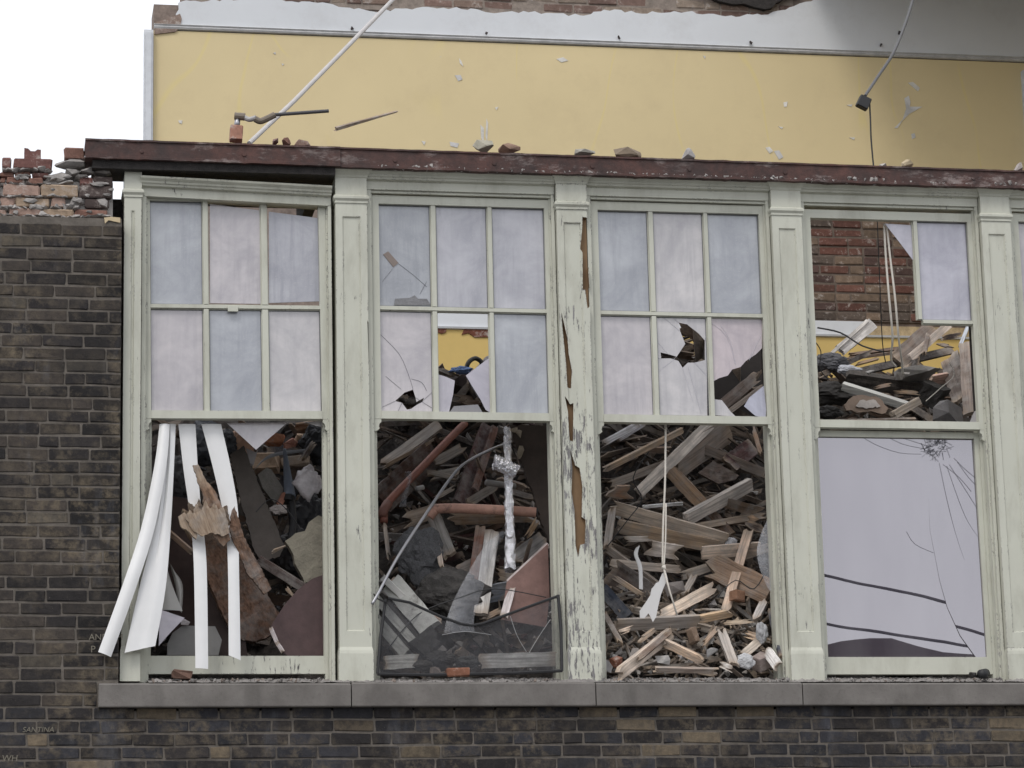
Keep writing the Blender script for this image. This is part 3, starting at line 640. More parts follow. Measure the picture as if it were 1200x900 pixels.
cracks('crack', [[(446, 392), (468, 415), (479, 440), (484, 456)], [(452, 441), (470, 456)], [(482, 444), (494, 448), (500, 458)], [(487, 466), (506, 478)], [(463, 470), (448, 477)], [(471, 472), (466, 483)], [(495, 470), (506, 460)]], YU+.026, u2, .0008)
cracks('crack', [[(467, 309), (484, 322), (500, 336)], [(460, 315), (448, 330)], [(492, 345), (500, 330)]], YU+.026, u2, .0008)
cracks('crack', [[(826, 399), (829, 385)], [(783, 415), (770, 400)], [(793, 418), (768, 438)], [(806, 428), (822, 485)], [(800, 431), (812, 470)], [(814, 425), (828, 440)], [(797, 388), (775, 370)], [(805, 380), (812, 368)], [(795, 378), (785, 368)], [(775, 420), (768, 420)], [(833, 378), (852, 395), (863, 430)], [(893, 390), (878, 422)], [(845, 382), (856, 400), (861, 425)]], YU+.026, u3, .0007, mat_plain('pale_crack', (.5, .5, .56)))

# ------------------------------------------------------------------ steel beams
def beam(x0, x1, z0, z1, za, zb, depth, label, Y=-.07, lip=.008):
    """channel: red face, lower lip, deep dark underside; slopes from z0/z1 at the left end to za/zb at the right end"""
    e = empty('steel_beam', ((x0+x1)/2, Y, (z0+z1)/2), label, 'beam', 'rusty steel beams')
    pr = lambda b, t: [(Y+depth, b), (Y-lip, b), (Y-lip, b+.014), (Y, b+.017), (Y, t-.012), (Y-lip, t-.01), (Y-lip, t), (Y+depth, t), (Y+depth, t-.012), (Y+.02, t-.014), (Y+.02, b+.016), (Y+depth, b+.014)]
    n = 12; seg = int((x1-x0)/.03); v = []; f = []
    for k in range(seg+1):
        t = k/seg; xx = x0+(x1-x0)*t; q = [(xx, y, z) for y, z in pr(z0+(za-z0)*t, z1+(zb-z1)*t)]; w1_ = mnoise.noise(Vector((xx*9, 1, 0)))*.005+mnoise.noise(Vector((xx*31, 2, 0)))*.004; w2_ = mnoise.noise(Vector((xx*12, 5, 0)))*.003
        for i_ in (1, 2, 3): q[i_] = (q[i_][0], q[i_][1]+w2_, q[i_][2]+w1_)
        for i_ in (5, 6): q[i_] = (q[i_][0], q[i_][1]+w1_, q[i_][2]+w2_)
        v += q
    for k in range(seg): f += [(k*n+i, k*n+(i+1) % n, (k+1)*n+(i+1) % n, (k+1)*n+i) for i in range(n)]
    f += [tuple(range(n-1, -1, -1)), tuple(seg*n+i for i in range(n))]
    o = pyobj('channel', v, f, STEEL, e); bm = bmesh.new(); bm.from_mesh(o.data); bmesh.ops.recalc_face_normals(bm, faces=bm.faces[:]); bm.to_mesh(o.data); bm.free()
    random.seed(int(x0*100))
    for k in range(int((x1-x0)/.55)):
        x = x0+.3+k*.55; c = Vector((x, Y-.006, (z0+z1)/2-.008)); MB().tube([c, c+Vector((0, .008, 0))], .011, 8).obj('rivet', STEEL, e)
    return e
bl = U(100, 160, -.07)
be = beam(bl.x, -.60, 6.99, 7.098, 6.985, 7.095, .27, 'shorter rusty red steel beam bearing on the ruined brick wall', Y=-.07)
MB().box(bl.x+.04, -.625, -.05, .19, 6.942, 6.988).obj('charred_lintel', CHAR, be, (.02, .017, .016))
beam(-.598, 4.9, 6.985, 7.098, 6.978, 7.08, .20, 'long rusty red steel beam running over the window cornices', Y=-.055)
random.seed(5)
crum = MB()
def crumb(mb, c, s):
    pts = [Vector((random.gauss(0, 1), random.gauss(0, 1), random.gauss(0, 1))).normalized()*s*random.uniform(.6, 1) for _ in range(7)]
    bm = bmesh.new(); [bm.verts.new(p_+c) for p_ in pts]; bmesh.ops.convex_hull(bm, input=bm.verts[:])
    vs = [v for v in bm.verts if v.link_faces]; ix = {v: i for i, v in enumerate(vs)}; mb.add([v.co.copy() for v in vs], [tuple(ix[v] for v in fc.verts) for fc in bm.faces]); bm.free(); return len(vs)
for k in range(900):
    x = random.uniform(-.4, 3.4) if k < 740 else random.uniform(.5, 2.2); w_ = max(0, mnoise.noise(Vector((x*2.3, 0, 1))))
    crumb(crum, Vector((x, random.uniform(-.06, -.02), 6.993+random.uniform(-.004, .018*(.4+w_*2)))), random.uniform(.005, .014+.03*w_))
o = crum.obj('mortar_crumbs', mat_plain('crumbs', (.33, .31, .295), .95)); tag(o, 'grey mortar crumbs lying along the foot of the rusty beam', 'rubble', kind='stuff')
# loose pieces standing on the beam
for x, y, w_, h_, cl, lb in [(322.5, 167, 7, 7, DARKR, 'small upright brick stub on the beam beside the broken pipe'), (336, 167, 12, 8, RED, 'orange brick fragment second in the row on the beam'), (357, 169, 24, 9, PINK, 'widest pink brick lump on the left part of the beam'), (566, 172, 25, 14, (.33, .31, .25), 'rounded pale stone lump on the middle of the beam'),
                             (597, 175, 27, 11, (.30, .2, .15), 'brown brick lump beside the rounded pale stone on the beam'), (685, 180, 26, 9, (.3, .285, .25), 'flat grey stone on the beam above the peeling pilaster'), (735, 180, 36, 12, (.21, .165, .12), 'longest brown brick lying on the beam'),
                             (806, 181, 19, 12, (.42, .4, .39), 'white mortar lump on the beam above the split-timber window'), (1064, 192, 14, 8, (.48, .4, .27), 'small cream chip on the beam under the hanging wire'), (1194, 197, 11, 11, (.42, .38, .36), 'white lump on the beam at the right edge'), (1034, 195, 9, 5, (.4, .38, .35), 'tiny pale crumb on the beam next to the wire foot')]:
    chunk('rubble_lump', U(x, y, .02), (w_*.0047, .09, h_*.0052), cl, lb, 'rubble', RAWBRICK if cl in (RED, PINK, DARKR) else STONE, 18, group='lumps on the beam')
# broken pipe fitting on its brick
e = empty('broken_pipe', U(277, 165, .03), 'grey broken water pipe with elbow fittings on a brick stub', 'pipe')
block('brick_stub', U(277, 157, .04), (.068, .07, .085), (0, .05, 0), (.33, .17, .12), parent=e)
MB().tube([U(277.5, 150, .04), U(278.5, 139, .04)], .016, 10).obj('riser', GALV, e, smooth=True); MB().tube([U(275, 136, .04), U(287, 137, .03)], .021, 10).obj('elbow', mat_plain('dull_brass', (.17, .14, .11), .6), e)
MB().tube(smooth_path([U(285, 137, .03), U(292, 140, .02), U(300, 138, .0)]), .014, 10).obj('union', mat_plain('zinc', (.36, .35, .35), .5), e); MB().tube(smooth_path([U(299, 139.5, .0), U(305, 142, -.0), U(313, 139, .0), U(322, 134.5, .0)]), .018, 10).obj('valve', mat_plain('dirty_brass', (.16, .13, .10), .6), e)
MB().tube([U(320, 134.6, 0), U(385, 130, .03)], .010, 10).obj('pipe', mat_plain('dark_iron', (.06, .058, .062), .5), e)
tag(MB().tube([U(463, -3, 2.2), U(400, 62, 1.4), U(345, 118, .8), U(292, 168, .25)], .0135, 10).obj('leaning_pole', mat_plain('pole_paint', (.46, .44, .43), .6)), 'thin pale pole leaning diagonally in front of the yellow wall', 'pole')
plank('wood_sliver', U(390, 152, .15), U(467, 130, .7), 4.2, .014, (.2, .15, .11), 'thin wooden sliver sticking up over the beam before the yellow wall', 'wood', taper=.6)
e = empty('hanging_cable', U(1023, 196, 1.2), 'dark cable with a black junction box hanging before the yellow wall', 'cable')
MB().tube(smooth_path([U(1072, -8, 1.6), U(1062, 25, 1.5), U(1047, 62, 1.4), U(1030, 88, 1.3), U(1014, 112, 1.2)]), .0095, 8).obj('cable', mat_plain('cable_grey', (.10, .10, .105), .5), e)
block('junction_box', U(1012, 120.5, 1.2), (.075, .05, .075), (0, .45, 0), (.014, .014, .016), mat=PLAINC, parent=e, bev=.005, j=.001)
MB().tube(smooth_path([U(1019, 118, 1.2), U(1020, 140, 1.2), U(1021, 165, 1.2), U(1024, 198, 1.2)]), .005, 6).obj('thin_wire', BLACK, e)

# ------------------------------------------------------------------ back wall of the room, still standing
BY = 4.0
bw = empty('interior_wall', (1.5, BY, 4.0), 'standing inner wall with yellow plaster, white frieze and bare brick', 'wall')
ZB = dict(y0=8.20, y1=9.19)
xl = U(180, 100, BY).x
zl = lambda px, py: U(px, py, BY).z
a = MB(); a.box(xl, 7.2, BY+.03, BY+.32, 4.0, 9.40); a.box(U(214, 0, BY).x, 7.2, BY+.032, BY+.32, 9.40, 9.85); a.obj('wall_core', MORTAR, bw, (.21, .165, .14))
ytop = [(180, 37), (1300, 68)]
def back_z(z): return z
pyz = MB(); pyz.box(xl, 7.2, BY, BY+.03, 8.2, 9.20); pyz.obj('yellow_plaster', YELLOW, bw)
MB().extr([(BY, 9.205), (BY-.012, 9.21), (BY-.018, 9.222), (BY-.012, 9.23), (BY-.02, 9.24), (BY, 9.25)], xl, 7.2).obj('picture_rail', mat_raw('old_rail', .7, 1.1, 10, .8, .3), bw, (.5, .5, .5))
edge = [(212, 40), (212, 24), (207, 22), (209, 3), (224, 1), (300, -1), (385, 4), (410, 9), (440, 14), (470, 10), (520, 9), (560, 11), (575, 15), (600, 13), (640, 15), (680, 18), (720, 11), (745, 15), (790, 13), (830, 16), (850, 19), (900, 17), (915, 12), (960, -3), (1300, -14), (1300, 68)]
fz = []
for x, y in edge: p_ = U(x, y, BY-.004); fz.append(Vector((p_.x, BY-.004, p_.z)))
fz[0].z = 9.228; fz[-1].z = 9.228
slab('white_frieze', fz, .03, WHITEP, bw, jag=.012)
random.seed(21)
def back_bricks(xa, xb, za, zb, cols, k0=0, skip=0., proud=.0):
    z = za; r = k0
    while z < zb-.03:
        x = xa-(.105 if r % 2 else 0)
        while x < xb:
            L = .205 if random.random() < .8 else .1; x1 = min(x+L, xb+.05)
            if x1-max(x, xa) > .05 and random.random() > skip:
                cl = random.choice(cols); kk = random.uniform(.75, 1.2); x0 = max(x, xa)
                block('brick', ((x0+x1)/2, BY+.05-proud+random.uniform(-.006, .006), z+CH/2), (x1-x0, .1, CH-.012), (0, 0, 0), tuple(v*kk for v in cl), parent=bw, j=.003, bev=.006)
            x += L+.011
        z += CH; r += 1
RB = [(.115, .05, .037), (.13, .06, .044), (.085, .05, .042), (.17, .12, .085), (.10, .075, .06)]
back_bricks(U(890, 300, BY).x-.1, U(1160, 300, BY).x+.1, 7.232, 8.13, RB)
back_bricks(U(505, 370, BY).x, U(580, 370, BY).x, 7.222, 7.30, RB)
back_bricks(U(224, 0, BY).x, U(930, 0, BY).x, 9.452, 9.60, [(.2, .14, .11), (.17, .11, .09), (.24, .19, .15)], proud=-.012, skip=.1)
MB().box(U(860, 300, BY).x, U(1185, 300, BY).x, BY+.007, BY+.03, 7.23, 8.14).obj('mortar_joint', MORTAR, bw, (.135, .105, .085)); MB().box(U(224, 0, BY).x, U(930, 0, BY).x, BY+.02, BY+.03, 9.42, 9.62).obj('mortar_joint', MORTAR, bw, (.24, .2, .17))
st = [(181, 40), (181, 26), (196, 22), (206, 18), (211, 16), (213, 22), (211, 32), (206, 37)]
slab('broken_edge', pxpoly(st, BY-.012), .04, RAWBRICK, bw, (.23, .17, .14))
zt = 7.228; zw = 7.128
xf = U(1012, 385, BY).x; MB().box(xl, xf, BY-.006, BY+.03, zw, zt).obj('lower_frieze', WHITEP, bw); MB().box(xf+.002, 7.2, BY-.002, BY+.03, zw+.002, zt-.03).obj('upper_strip', MORTAR, bw, (.42, .32, .19)); MB().box(xl, 7.2, BY-.003, BY+.03, 4.0, zw).obj('lower_plaster', mat_plaster('golden_plaster', (.64, .46, .16), (.5, .36, .13)), bw)
MB().extr([(BY-.004, zw-.02), (BY-.02, zw-.015), (BY-.025, zw-.002), (BY-.004, zw)], xl, 7.2).obj('lower_rail', WHITEP, bw)
for pts in ([(512, 384), (523, 384), (523, 389), (518, 391), (512, 389)], [(541, 392), (545, 384), (575, 385), (575, 395), (556, 395), (549, 390)]): slab('bare_patch', pxpoly(pts, BY-.012), .012, RAWBRICK, bw, (.14, .045, .025))
for x0, x1, y0, y1, lb in ((168, 179.5, 36, 172, 'casing'), (1206, 1226, 84, 210, 'casing')):
    p0 = U(x0, y1, BY-.03); p1 = U(x1, y0, BY-.03); c_ = MB(); c_.box(p0.x, p1.x, BY-.05, BY+.02, 7.9, p1.z); c_.box(p0.x+.012, p1.x-.012, BY-.062, BY-.051, 7.9, p1.z-.02); c_.obj('casing', mat_plain('casing_white', (.6, .62, .65), .6), bw)
chips = [[(1048, 150), (1058, 140), (1062, 127), (1060, 115), (1065, 112), (1067, 120), (1066, 125), (1081, 125), (1066, 133), (1057, 142), (1052, 150)], [(1064, 97), (1070, 96), (1078, 103), (1076, 107), (1070, 102)], [(897, 173), (902, 172), (906, 177), (902, 180)], [(907, 177), (913, 176), (918, 184), (913, 187)], [(652, 69), (660, 67), (666, 71), (658, 73)], [(538, 68), (541, 72), (543, 78), (539, 74)], [(533, 88), (540, 88), (542, 93), (537, 95)], [(563, 146), (567, 150), (567, 168), (564, 162)], [(570, 139), (572, 144), (571, 166), (569, 160)], [(527, 166), (538, 168), (536, 173), (528, 171)], [(494, 165), (499, 166), (497, 170)], [(209, 141), (214, 141), (213, 145), (210, 144)], [(824, 65), (827, 66), (826, 69)], [(918, 120), (923, 119), (922, 125), (919, 125)], [(992, 123), (999, 122), (998, 125)], [(1068, 157), (1072, 156), (1073, 161), (1069, 163)], [(995, 161), (1002, 161), (1001, 164)], [(912, 148), (918, 149), (916, 151)], [(320, 62), (323, 61), (323, 64)], [(330, 74), (333, 75), (331, 77)], [(580, 126), (584, 125), (582, 129)]]
for i, c_ in enumerate(chips): slab('plaster_chip', pxpoly(c_, BY-.0035), .0045, MATT, bw, (.66, .64, .6) if i % 3 else (.55, .54, .53))
for x, y in ((413, 33), (570, 39.5), (725, 44), (880, 50), (1033, 53), (1054, 38)): chunk('fixing_stub', U(x, y, BY-.02), (.025, .03, .03), (.05, .04, .04), parent=bw, n=9)
# dark sheet for the shade inside the joist pocket atop the wall and the piece of roof still overhead to the right
p0 = U(838, 14, BY); p1 = U(918, 0, BY)
slab('pocket_shade', pxpoly([(800, -14), (830, -6), (842, 1), (860, 5), (872, 4), (884, 8), (905, 9), (910, 3), (922, -4), (938, -8), (936, -14)], BY-.03), .06, CHAR, bw, (.022, .018, .016), jag=.015)
for x in (722, 836, 873): plank('joist_stub', U(x, -8, BY-.1), U(x+1, 10, BY-.08), 4, .02, (.2, .11, .06), None).parent = bw
rf = MB(); rf.box(3.25, 7.2, 1.5, BY+.3, 9.86, 10.04); o = rf.obj('roof_remnant', WHITEP); tag(o, 'piece of flat roof still standing over the right part of the yellow wall', 'roof')
o = MB().box(5.35, 5.6, .9, BY-.01, 4.0, 9.85).obj('cross_wall', YELLOW); tag(o, 'yellow cross wall beyond the right edge', 'wall')
o = MB().box(-2.15, -1.84, .31, BY, 4.0, 6.62).obj('side_wall', RAWBRICK, None, (.17, .1, .08)); tag(o, 'brick side wall closing the room on the left', 'wall')
# floor above, boards on joists, mostly hidden: added to darken the rubble
fl = empty('added_floor_remnant', (0, .3, 7.0), 'added upper floor remnant behind the rusty beam, darkening the rubble', 'floor')
MB().box(-1.70, 1.85, .22, 1.15, 7.10, 7.16).obj('floor_boards', CHAR, fl, (.025, .02, .018))
for k in range(8): MB().box(-1.62+k*.45, -1.56+k*.45, .22, 1.1, 6.95, 7.098).obj('joist', CHAR, fl, (.022, .018, .016))


# ================================================================== RUBBLE
random.seed(42)
GREYW = (.20, .175, .155); LGREY = (.34, .305, .275); BRN = (.105, .065, .045); TANW = (.29, .215, .15); PALEW = (.42, .34, .275); DKW = (.045, .034, .03); WHT = (.60, .58, .56)
MAR = (.065, .03, .028); PIPEC = (.40, .17, .115); ORNG = (.19, .125, .078); GBR = (.15, .12, .10)
def D(y): return .24+(795-y)/300*1.25
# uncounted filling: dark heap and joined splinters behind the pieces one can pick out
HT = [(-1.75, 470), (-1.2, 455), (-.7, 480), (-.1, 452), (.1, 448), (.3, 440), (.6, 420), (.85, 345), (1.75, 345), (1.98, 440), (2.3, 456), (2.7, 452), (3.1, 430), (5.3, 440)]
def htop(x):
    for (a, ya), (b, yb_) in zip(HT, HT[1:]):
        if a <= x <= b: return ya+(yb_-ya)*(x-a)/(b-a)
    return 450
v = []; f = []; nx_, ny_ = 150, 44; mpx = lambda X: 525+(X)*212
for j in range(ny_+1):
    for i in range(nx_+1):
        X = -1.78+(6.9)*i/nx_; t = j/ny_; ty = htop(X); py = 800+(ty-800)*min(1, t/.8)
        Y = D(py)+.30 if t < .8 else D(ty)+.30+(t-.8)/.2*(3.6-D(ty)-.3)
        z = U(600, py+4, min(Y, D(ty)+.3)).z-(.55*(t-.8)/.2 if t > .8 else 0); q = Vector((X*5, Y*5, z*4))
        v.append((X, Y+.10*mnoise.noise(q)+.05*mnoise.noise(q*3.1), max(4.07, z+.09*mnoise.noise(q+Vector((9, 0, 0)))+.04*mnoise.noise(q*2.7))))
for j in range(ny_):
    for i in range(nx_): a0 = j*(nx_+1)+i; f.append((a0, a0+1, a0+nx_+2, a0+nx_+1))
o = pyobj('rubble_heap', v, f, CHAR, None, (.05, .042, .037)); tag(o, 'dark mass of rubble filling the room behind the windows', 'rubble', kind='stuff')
def splinter_mass(name, label, x0, x1, y0, y1, n, pal, dmin, dmax, lmin, lmax, wmin, wmax, crumbs=0):
    mb = MB(); cols = []
    def col(k0, c):
        cols.extend([c]*(len(mb.v)-k0))
    for _ in range(n):
        x = random.uniform(x0, x1); y = y0+(y1-y0)*random.random(); Y = D(y)+random.uniform(dmin, dmax); c = U(x, y, Y); L_ = random.uniform(lmin, lmax)
        an = random.choice((random.gauss(.15, .35), random.gauss(-.5, .35), random.uniform(-1.5, 1.5))); d_ = Vector((math.cos(an), random.uniform(-.5, .5), math.sin(an))).normalized()
        w_ = random.uniform(wmin, wmax); vv, ff, fr = plank_geo(L_, w_, random.uniform(.005, .02), 3, 3, L_*.2, L_*.2, taper=random.choice((0, 0, .5, .9)))
        M_ = frame_on(c-d_*L_/2, c+d_*L_/2, random.uniform(-.9, .9)); cc = random.choice(pal); kk = random.uniform(.6, 1.25); cc = tuple(q*kk for q in cc); k0 = len(mb.v)
        mb.add([M_ @ Vector(q) for q in vv], ff); cols.extend([tuple(cc[i]*(1-q)+(.26, .205, .16)[i]*q for i in range(3)) for q in fr])
    for _ in range(crumbs):
        x = random.uniform(x0, x1); y = y0+(y1-y0)*random.random(); k0 = len(mb.v); cc = random.choice(pal+[(.4, .38, .36), (.3, .28, .27)]); kk = random.uniform(.6, 1.3)
        crumb(mb, U(x, y, D(y)+random.uniform(dmin, dmax*.6)), random.choice((.012, .018, .025, .04))*random.uniform(.7, 1.3)); col(k0, tuple(q*kk for q in cc))
    o = mb.obj(name, RUBBLE); at = o.data.attributes.new('Col', 'FLOAT_COLOR', 'POINT')
    for i, c_ in enumerate(cols): at.data[i].color = (*c_, 1)
    return tag(o, label, 'rubble', kind='stuff')
splinter_mass('splinter_pile', 'small dark splinters and grit behind the leftmost window', 178, 384, 495, 770, 150, [DKW, BRN, (.1, .1, .11), (.2, .17, .15), (.3, .26, .23), GBR], .14, .5, .12, .5, .015, .08, 420)
splinter_mass('splinter_pile', 'small splinters behind the window with the insect screen', 444, 646, 494, 785, 200, [DKW, BRN, (.26, .23, .21), GBR, MAR, (.34, .31, .29), GREYW], .12, .45, .15, .6, .01, .05, 380)
splinter_mass('splinter_pile', 'tangle of dark laths deep in the split-timber window', 706, 905, 494, 740, 420, [(.09, .072, .06), (.14, .125, .11), (.08, .065, .056), DKW, (.22, .2, .18), (.14, .108, .085)], .13, .45, .15, .65, .008, .042, 260)
splinter_mass('splinter_pile', 'pale dusty chips and splinters low in the split-timber window', 706, 915, 690, 790, 330, [(.33, .31, .29), (.26, .23, .2), (.4, .37, .34), (.2, .16, .13), (.12, .1, .085), (.36, .29, .22)], -.06, .14, .06, .3, .006, .03, 420)
splinter_mass('splinter_pile', 'small splinters seen through the missing upper panes', 958, 1146, 440, 498, 130, [DKW, BRN, GREYW, GBR, DKW], .1, .5, .1, .45, .02, .06, 160)
splinter_mass('splinter_pile', 'dark splinters seen through the two broken panes above the split timber', 770, 900, 378, 486, 80, [DKW, BRN, GBR], .0, .4, .2, .6, .03, .09, 40)
splinter_mass('splinter_pile', 'dark splinters under the yellow wall behind the broken middle pane', 460, 585, 440, 490, 50, [DKW, BRN, MAR, GREYW], .0, .4, .15, .5, .03, .09, 60)

def PL(name, x0, y0, x1, y1, w, c, label, d=0., d1=None, th=.022, cat='plank', **k):
    return plank(name, U(x0, y0, max(-.1, D(y0)+d)), U(x1, y1, max(-.1, D(y1)+(d if d1 is None else d1))), w, th, c, label, cat, roll=k.pop('roll', random.uniform(-.55, .55)), **k)
def PS(name, pts, Y, th, mat, c, label, cat, ax=0., ay=0., jag=0.):
    return tag(slab(name, pxpoly(pts, Y, ax, ay), th, mat, None, c, jag=jag), label, cat)

# ---- split-timber window (third)
T3 = [
 ('lath', 707, 551, 804, 502, 5.5, TANW, 'long thin tan lath slanting up across the top of the split-timber window', {}),
 ('plank', 748, 578, 832, 497, 11, LGREY, 'straight grey plank rising to the meeting rail in the split-timber window', {'jag': .01}),
 ('board', 790, 548, 856, 500, 27, GBR, 'wide brown board lying behind the straight grey rising plank', {'d': .1, 'jag': .03}),
 ('board', 785, 551, 824, 592, 13, ORNG, 'orange-tan board sloping down right below the wide brown board', {'jag': .01, 'roll': .1}),
 ('lath', 822, 588, 858, 628, 9, BRN, 'dark lath continuing below the orange-tan board', {'d': .05}),
 ('board', 852, 546, 884, 522, 18, MAR, 'dark maroon board near the top right of the split-timber window', {'d': .12, 'jag': .02}),
 ('plank', 803, 609, 880, 567, 12, LGREY, 'square-ended grey batten pointing up right in the split-timber window', {'jag': .008, 'roll': .5, 'th': .04, 'd': -.08}),
 ('plank', 824, 582, 897, 602, 10, (.11, .075, .05), 'splintered dark brown batten with a bright broken tip', {'jag': .09, 'd': -.05}),
 ('plank', 708, 577, 747, 576, 13, (.24, .13, .075), 'orange-brown splintered stub at the left jamb of the split-timber window', {'jag': .1}),
 ('metal_rod', 753, 594, 800, 590, 3, (.5, .5, .5), 'short pale metal rod lying on the timber heap', {'jag': .0, 'cat': 'rod', 'th': .012}),
 ('plank', 713, 593, 857, 634, 13, (.32, .265, .215), 'longest pale grey plank crossing the middle of the split-timber window', {'jag': .07, 'd': -.06, 'roll': .3}),
 ('plank', 718, 615, 848, 642, 13, (.24, .175, .12), 'long brownish plank just under the longest pale plank', {'jag': .06, 'roll': .35, 'd': -.02}),
 ('lath', 726, 632, 766, 631, 5, LGREY, 'short grey lath at the left below the two long planks', {'d': -.06}),
 ('board', 750, 640, 808, 649, 14, (.40, .355, .32), 'short whitish board with a torn left end behind the cord', {'jag': .09, 'd': -.06, 'roll': .3}),
 ('plank', 821, 648, 892, 642, 12, PALEW, 'clean pale plank end at the right of the split-timber window', {'jag': .01, 'd': -.06}),
 ('stake', 879, 616, 850, 718, 9, (.36, .27, .21), 'upright pinkish stake leaning in front of the heap', {'jag': .05, 'd': -.16, 'd1': -.04, 'roll': .2}),
 ('lath', 718, 595, 711, 644, 7, GREYW, 'upright grey lath against the left jamb', {'d': -.1, 'roll': .2}),
 ('split_log', 826, 660, 902, 696, 25, (.17, .115, .08), 'thick split brown timber with an orange torn end', {'jag': .0, 'jag0': .12, 'th': .07, 'roll': -.25, 'd': -.04}),
 ('plank', 768, 726, 840, 687, 11, (.38, .31, .25), 'light board slanting up right under the thick split timber', {'jag': .06, 'd': -.02}),
 ('plank', 718, 733, 822, 727, 12, GREYW, 'long grey plank lying level across the lower heap', {'jag': .03, 'd': -.10, 'roll': .5}),
 ('plank', 812, 727, 861, 717, 8, (.34, .24, .15), 'broken tan end joined to the level grey plank', {'jag': .05, 'd': -.10}),
 ('lath', 718, 675, 757, 700, 4.5, TANW, 'thin tan lath in the dark left side of the split-timber window', {'d': -.06}),
 ('board', 714, 668, 772, 708, 26, (.075, .055, .045), 'dark brown board behind the thin tan lath', {'d': .08, 'jag': .02}),
 ('plank', 724, 791, 787, 741, 11, (.36, .30, .25), 'pale plank poking out over the sill at lower left', {'jag': .04, 'd': -.22, 'd1': -.12, 'roll': .5, 'th': .03}),
 ('lath', 745, 775, 787, 739, 5, (.13, .085, .06), 'dark lath lying along the pale plank over the sill', {'d': -.26, 'd1': -.16}),
 ('plank', 775, 751, 827, 776, 8, (.36, .265, .19), 'tan plank sloping down right in the lower middle heap', {'jag': .05, 'd': -.14}),
 ('plank', 844, 737, 862, 784, 9, (.22, .195, .175), 'grey plank standing steeply in the lower right heap', {'jag': .05, 'd': -.14}),
 ('lath', 762, 784, 842, 786, 5, GBR, 'brown lath lying flat just above the sill', {'d': -.2}),
 ('board', 898, 762, 913, 782, 10, (.42, .405, .39), 'white flaked board piece in the right corner on the sill', {'jag': .02, 'd': -.2}),
 ('lath', 838, 775, 862, 786, 6, (.45, .43, .41), 'small whitish lath near the sill right of the middle', {'d': -.2}),
 ('bent_lath', 872, 742, 905, 754, 7, (.36, .25, .16), 'bent tan slat in the right of the lower heap', {'d': -.14, 'bow': .02}),
 ('board', 905, 714, 918, 772, 9, (.035, .042, .06), 'dark blue shard standing against the right jamb', {'d': -.2, 'jag': .02}),
 ('splinter', 911, 712, 917, 748, 8, (.34, .26, .18), 'tan splinter tuft standing in front of the dark blue shard', {'d': -.24, 'jag': .1}),
 ('lath', 704, 713, 729, 757, 5, (.11, .08, .06), 'dark lath leaning over the left jamb near the sill', {'d': -.25}),
 ('lath', 724, 742, 745, 735, 5, PALEW, 'short pale lath on the left end of the level grey plank', {'d': -.18}),
 ('lath', 748, 752, 768, 737, 4, TANW, 'short tan lath crossing under the level grey plank', {'d': -.18}),
 ('plank', 846, 730, 886, 728, 4, (.38, .3, .22), 'narrow pale slat at the right of the level grey plank', {'d': -.14}),
 ('lath', 822, 757, 842, 735, 4, (.2, .14, .1), 'thin brown stick beside the steep grey plank', {'d': -.16}),
 ('plank', 800, 700, 815, 672, 6, GREYW, 'small grey stick hidden behind the hanging tag', {'d': -.02}),
 ('plank', 868, 770, 893, 748, 8, (.3, .26, .22), 'grey slat tilted over the crumpled white sheet', {'d': -.16}),
 ('plank', 884, 730, 898, 700, 8, (.27, .25, .24), 'grey slat standing at the right jamb above the crumbs', {'d': -.1}),
 ('board', 706, 690, 736, 724, 12, (.03, .036, .052), 'dark blue sheet leaning at the left jamb', {'d': -.05, 'jag': .01}),
 ('strip', 706, 520, 748, 497, 6, (.42, .42, .44), 'pale plastic strip in the top left corner of the split-timber window', {'cat': 'strip', 'jag': .02}),
 ('strip', 722, 517, 755, 497, 4, (.36, .36, .39), 'thinner pale plastic strip beside the corner strip', {'cat': 'strip', 'jag': .02, 'd': .04}),
 ('lath', 882, 499, 892, 535, 4, (.2, .12, .07), 'brown lath hanging down beside the right jamb', {'d': -.1}),
 ('board', 870, 607, 893, 612, 9, (.3, .2, .13), 'small tan board under the splintered dark batten', {'d': -.08}),
 ('plank', 872, 612, 898, 624, 8, (.07, .05, .04), 'charred stub at the right jamb above the torn film', {'d': -.12, 'jag': .06}),
 ('plank', 712, 660, 800, 668, 8, (.25, .21, .175), 'long grey-brown plank level with the knot of the cord', {'d': .02, 'jag': .06}),
 ('plank', 790, 622, 900, 604, 7, (.22, .175, .135), 'long narrow brown plank rising right above the clean pale plank', {'d': .03, 'jag': .06}),
 ('plank', 708, 640, 790, 700, 7, (.2, .165, .135), 'long narrow plank sloping down behind the white strap', {'d': .06, 'jag': .05}),
 ('plank', 796, 676, 905, 640, 8, (.28, .235, .195), 'long pale plank rising right behind the pinkish stake', {'d': .05, 'jag': .06}),
 ('plank', 735, 712, 850, 742, 7, (.3, .26, .22), 'long pale slat sloping down right above the level grey plank', {'d': .03, 'jag': .05}),
 ('plank', 712, 570, 800, 536, 8, (.16, .135, .115), 'dim grey plank under the long thin tan lath', {'d': .1, 'jag': .04}),
 ('plank', 810, 520, 900, 556, 9, (.15, .12, .1), 'dim brown plank sloping down to the right jamb', {'d': .12, 'jag': .05}),
 ('plank', 745, 527, 790, 527, 6, (.17, .12, .09), 'dim brown batten between the lath and the rising grey plank', {'d': .1}),
]
for nm, x0, y0, x1, y1, w_, c_, lb, k_ in T3: PL(nm, x0, y0, x1, y1, w_*1.2, scl(c_, 1.5 if c_[0] > .14 else 1), lb, **dict(k_, d=k_.get('d', 0)-.07, **({'d1': k_['d1']-.05} if 'd1' in k_ else {})))
PS('board', [(818, 554), (836, 540), (866, 557), (862, 562), (842, 567)], D(555)+.0, .03, WOOD, (.12, .09, .075), 'angular brown board under the dark maroon board', 'board', .3)
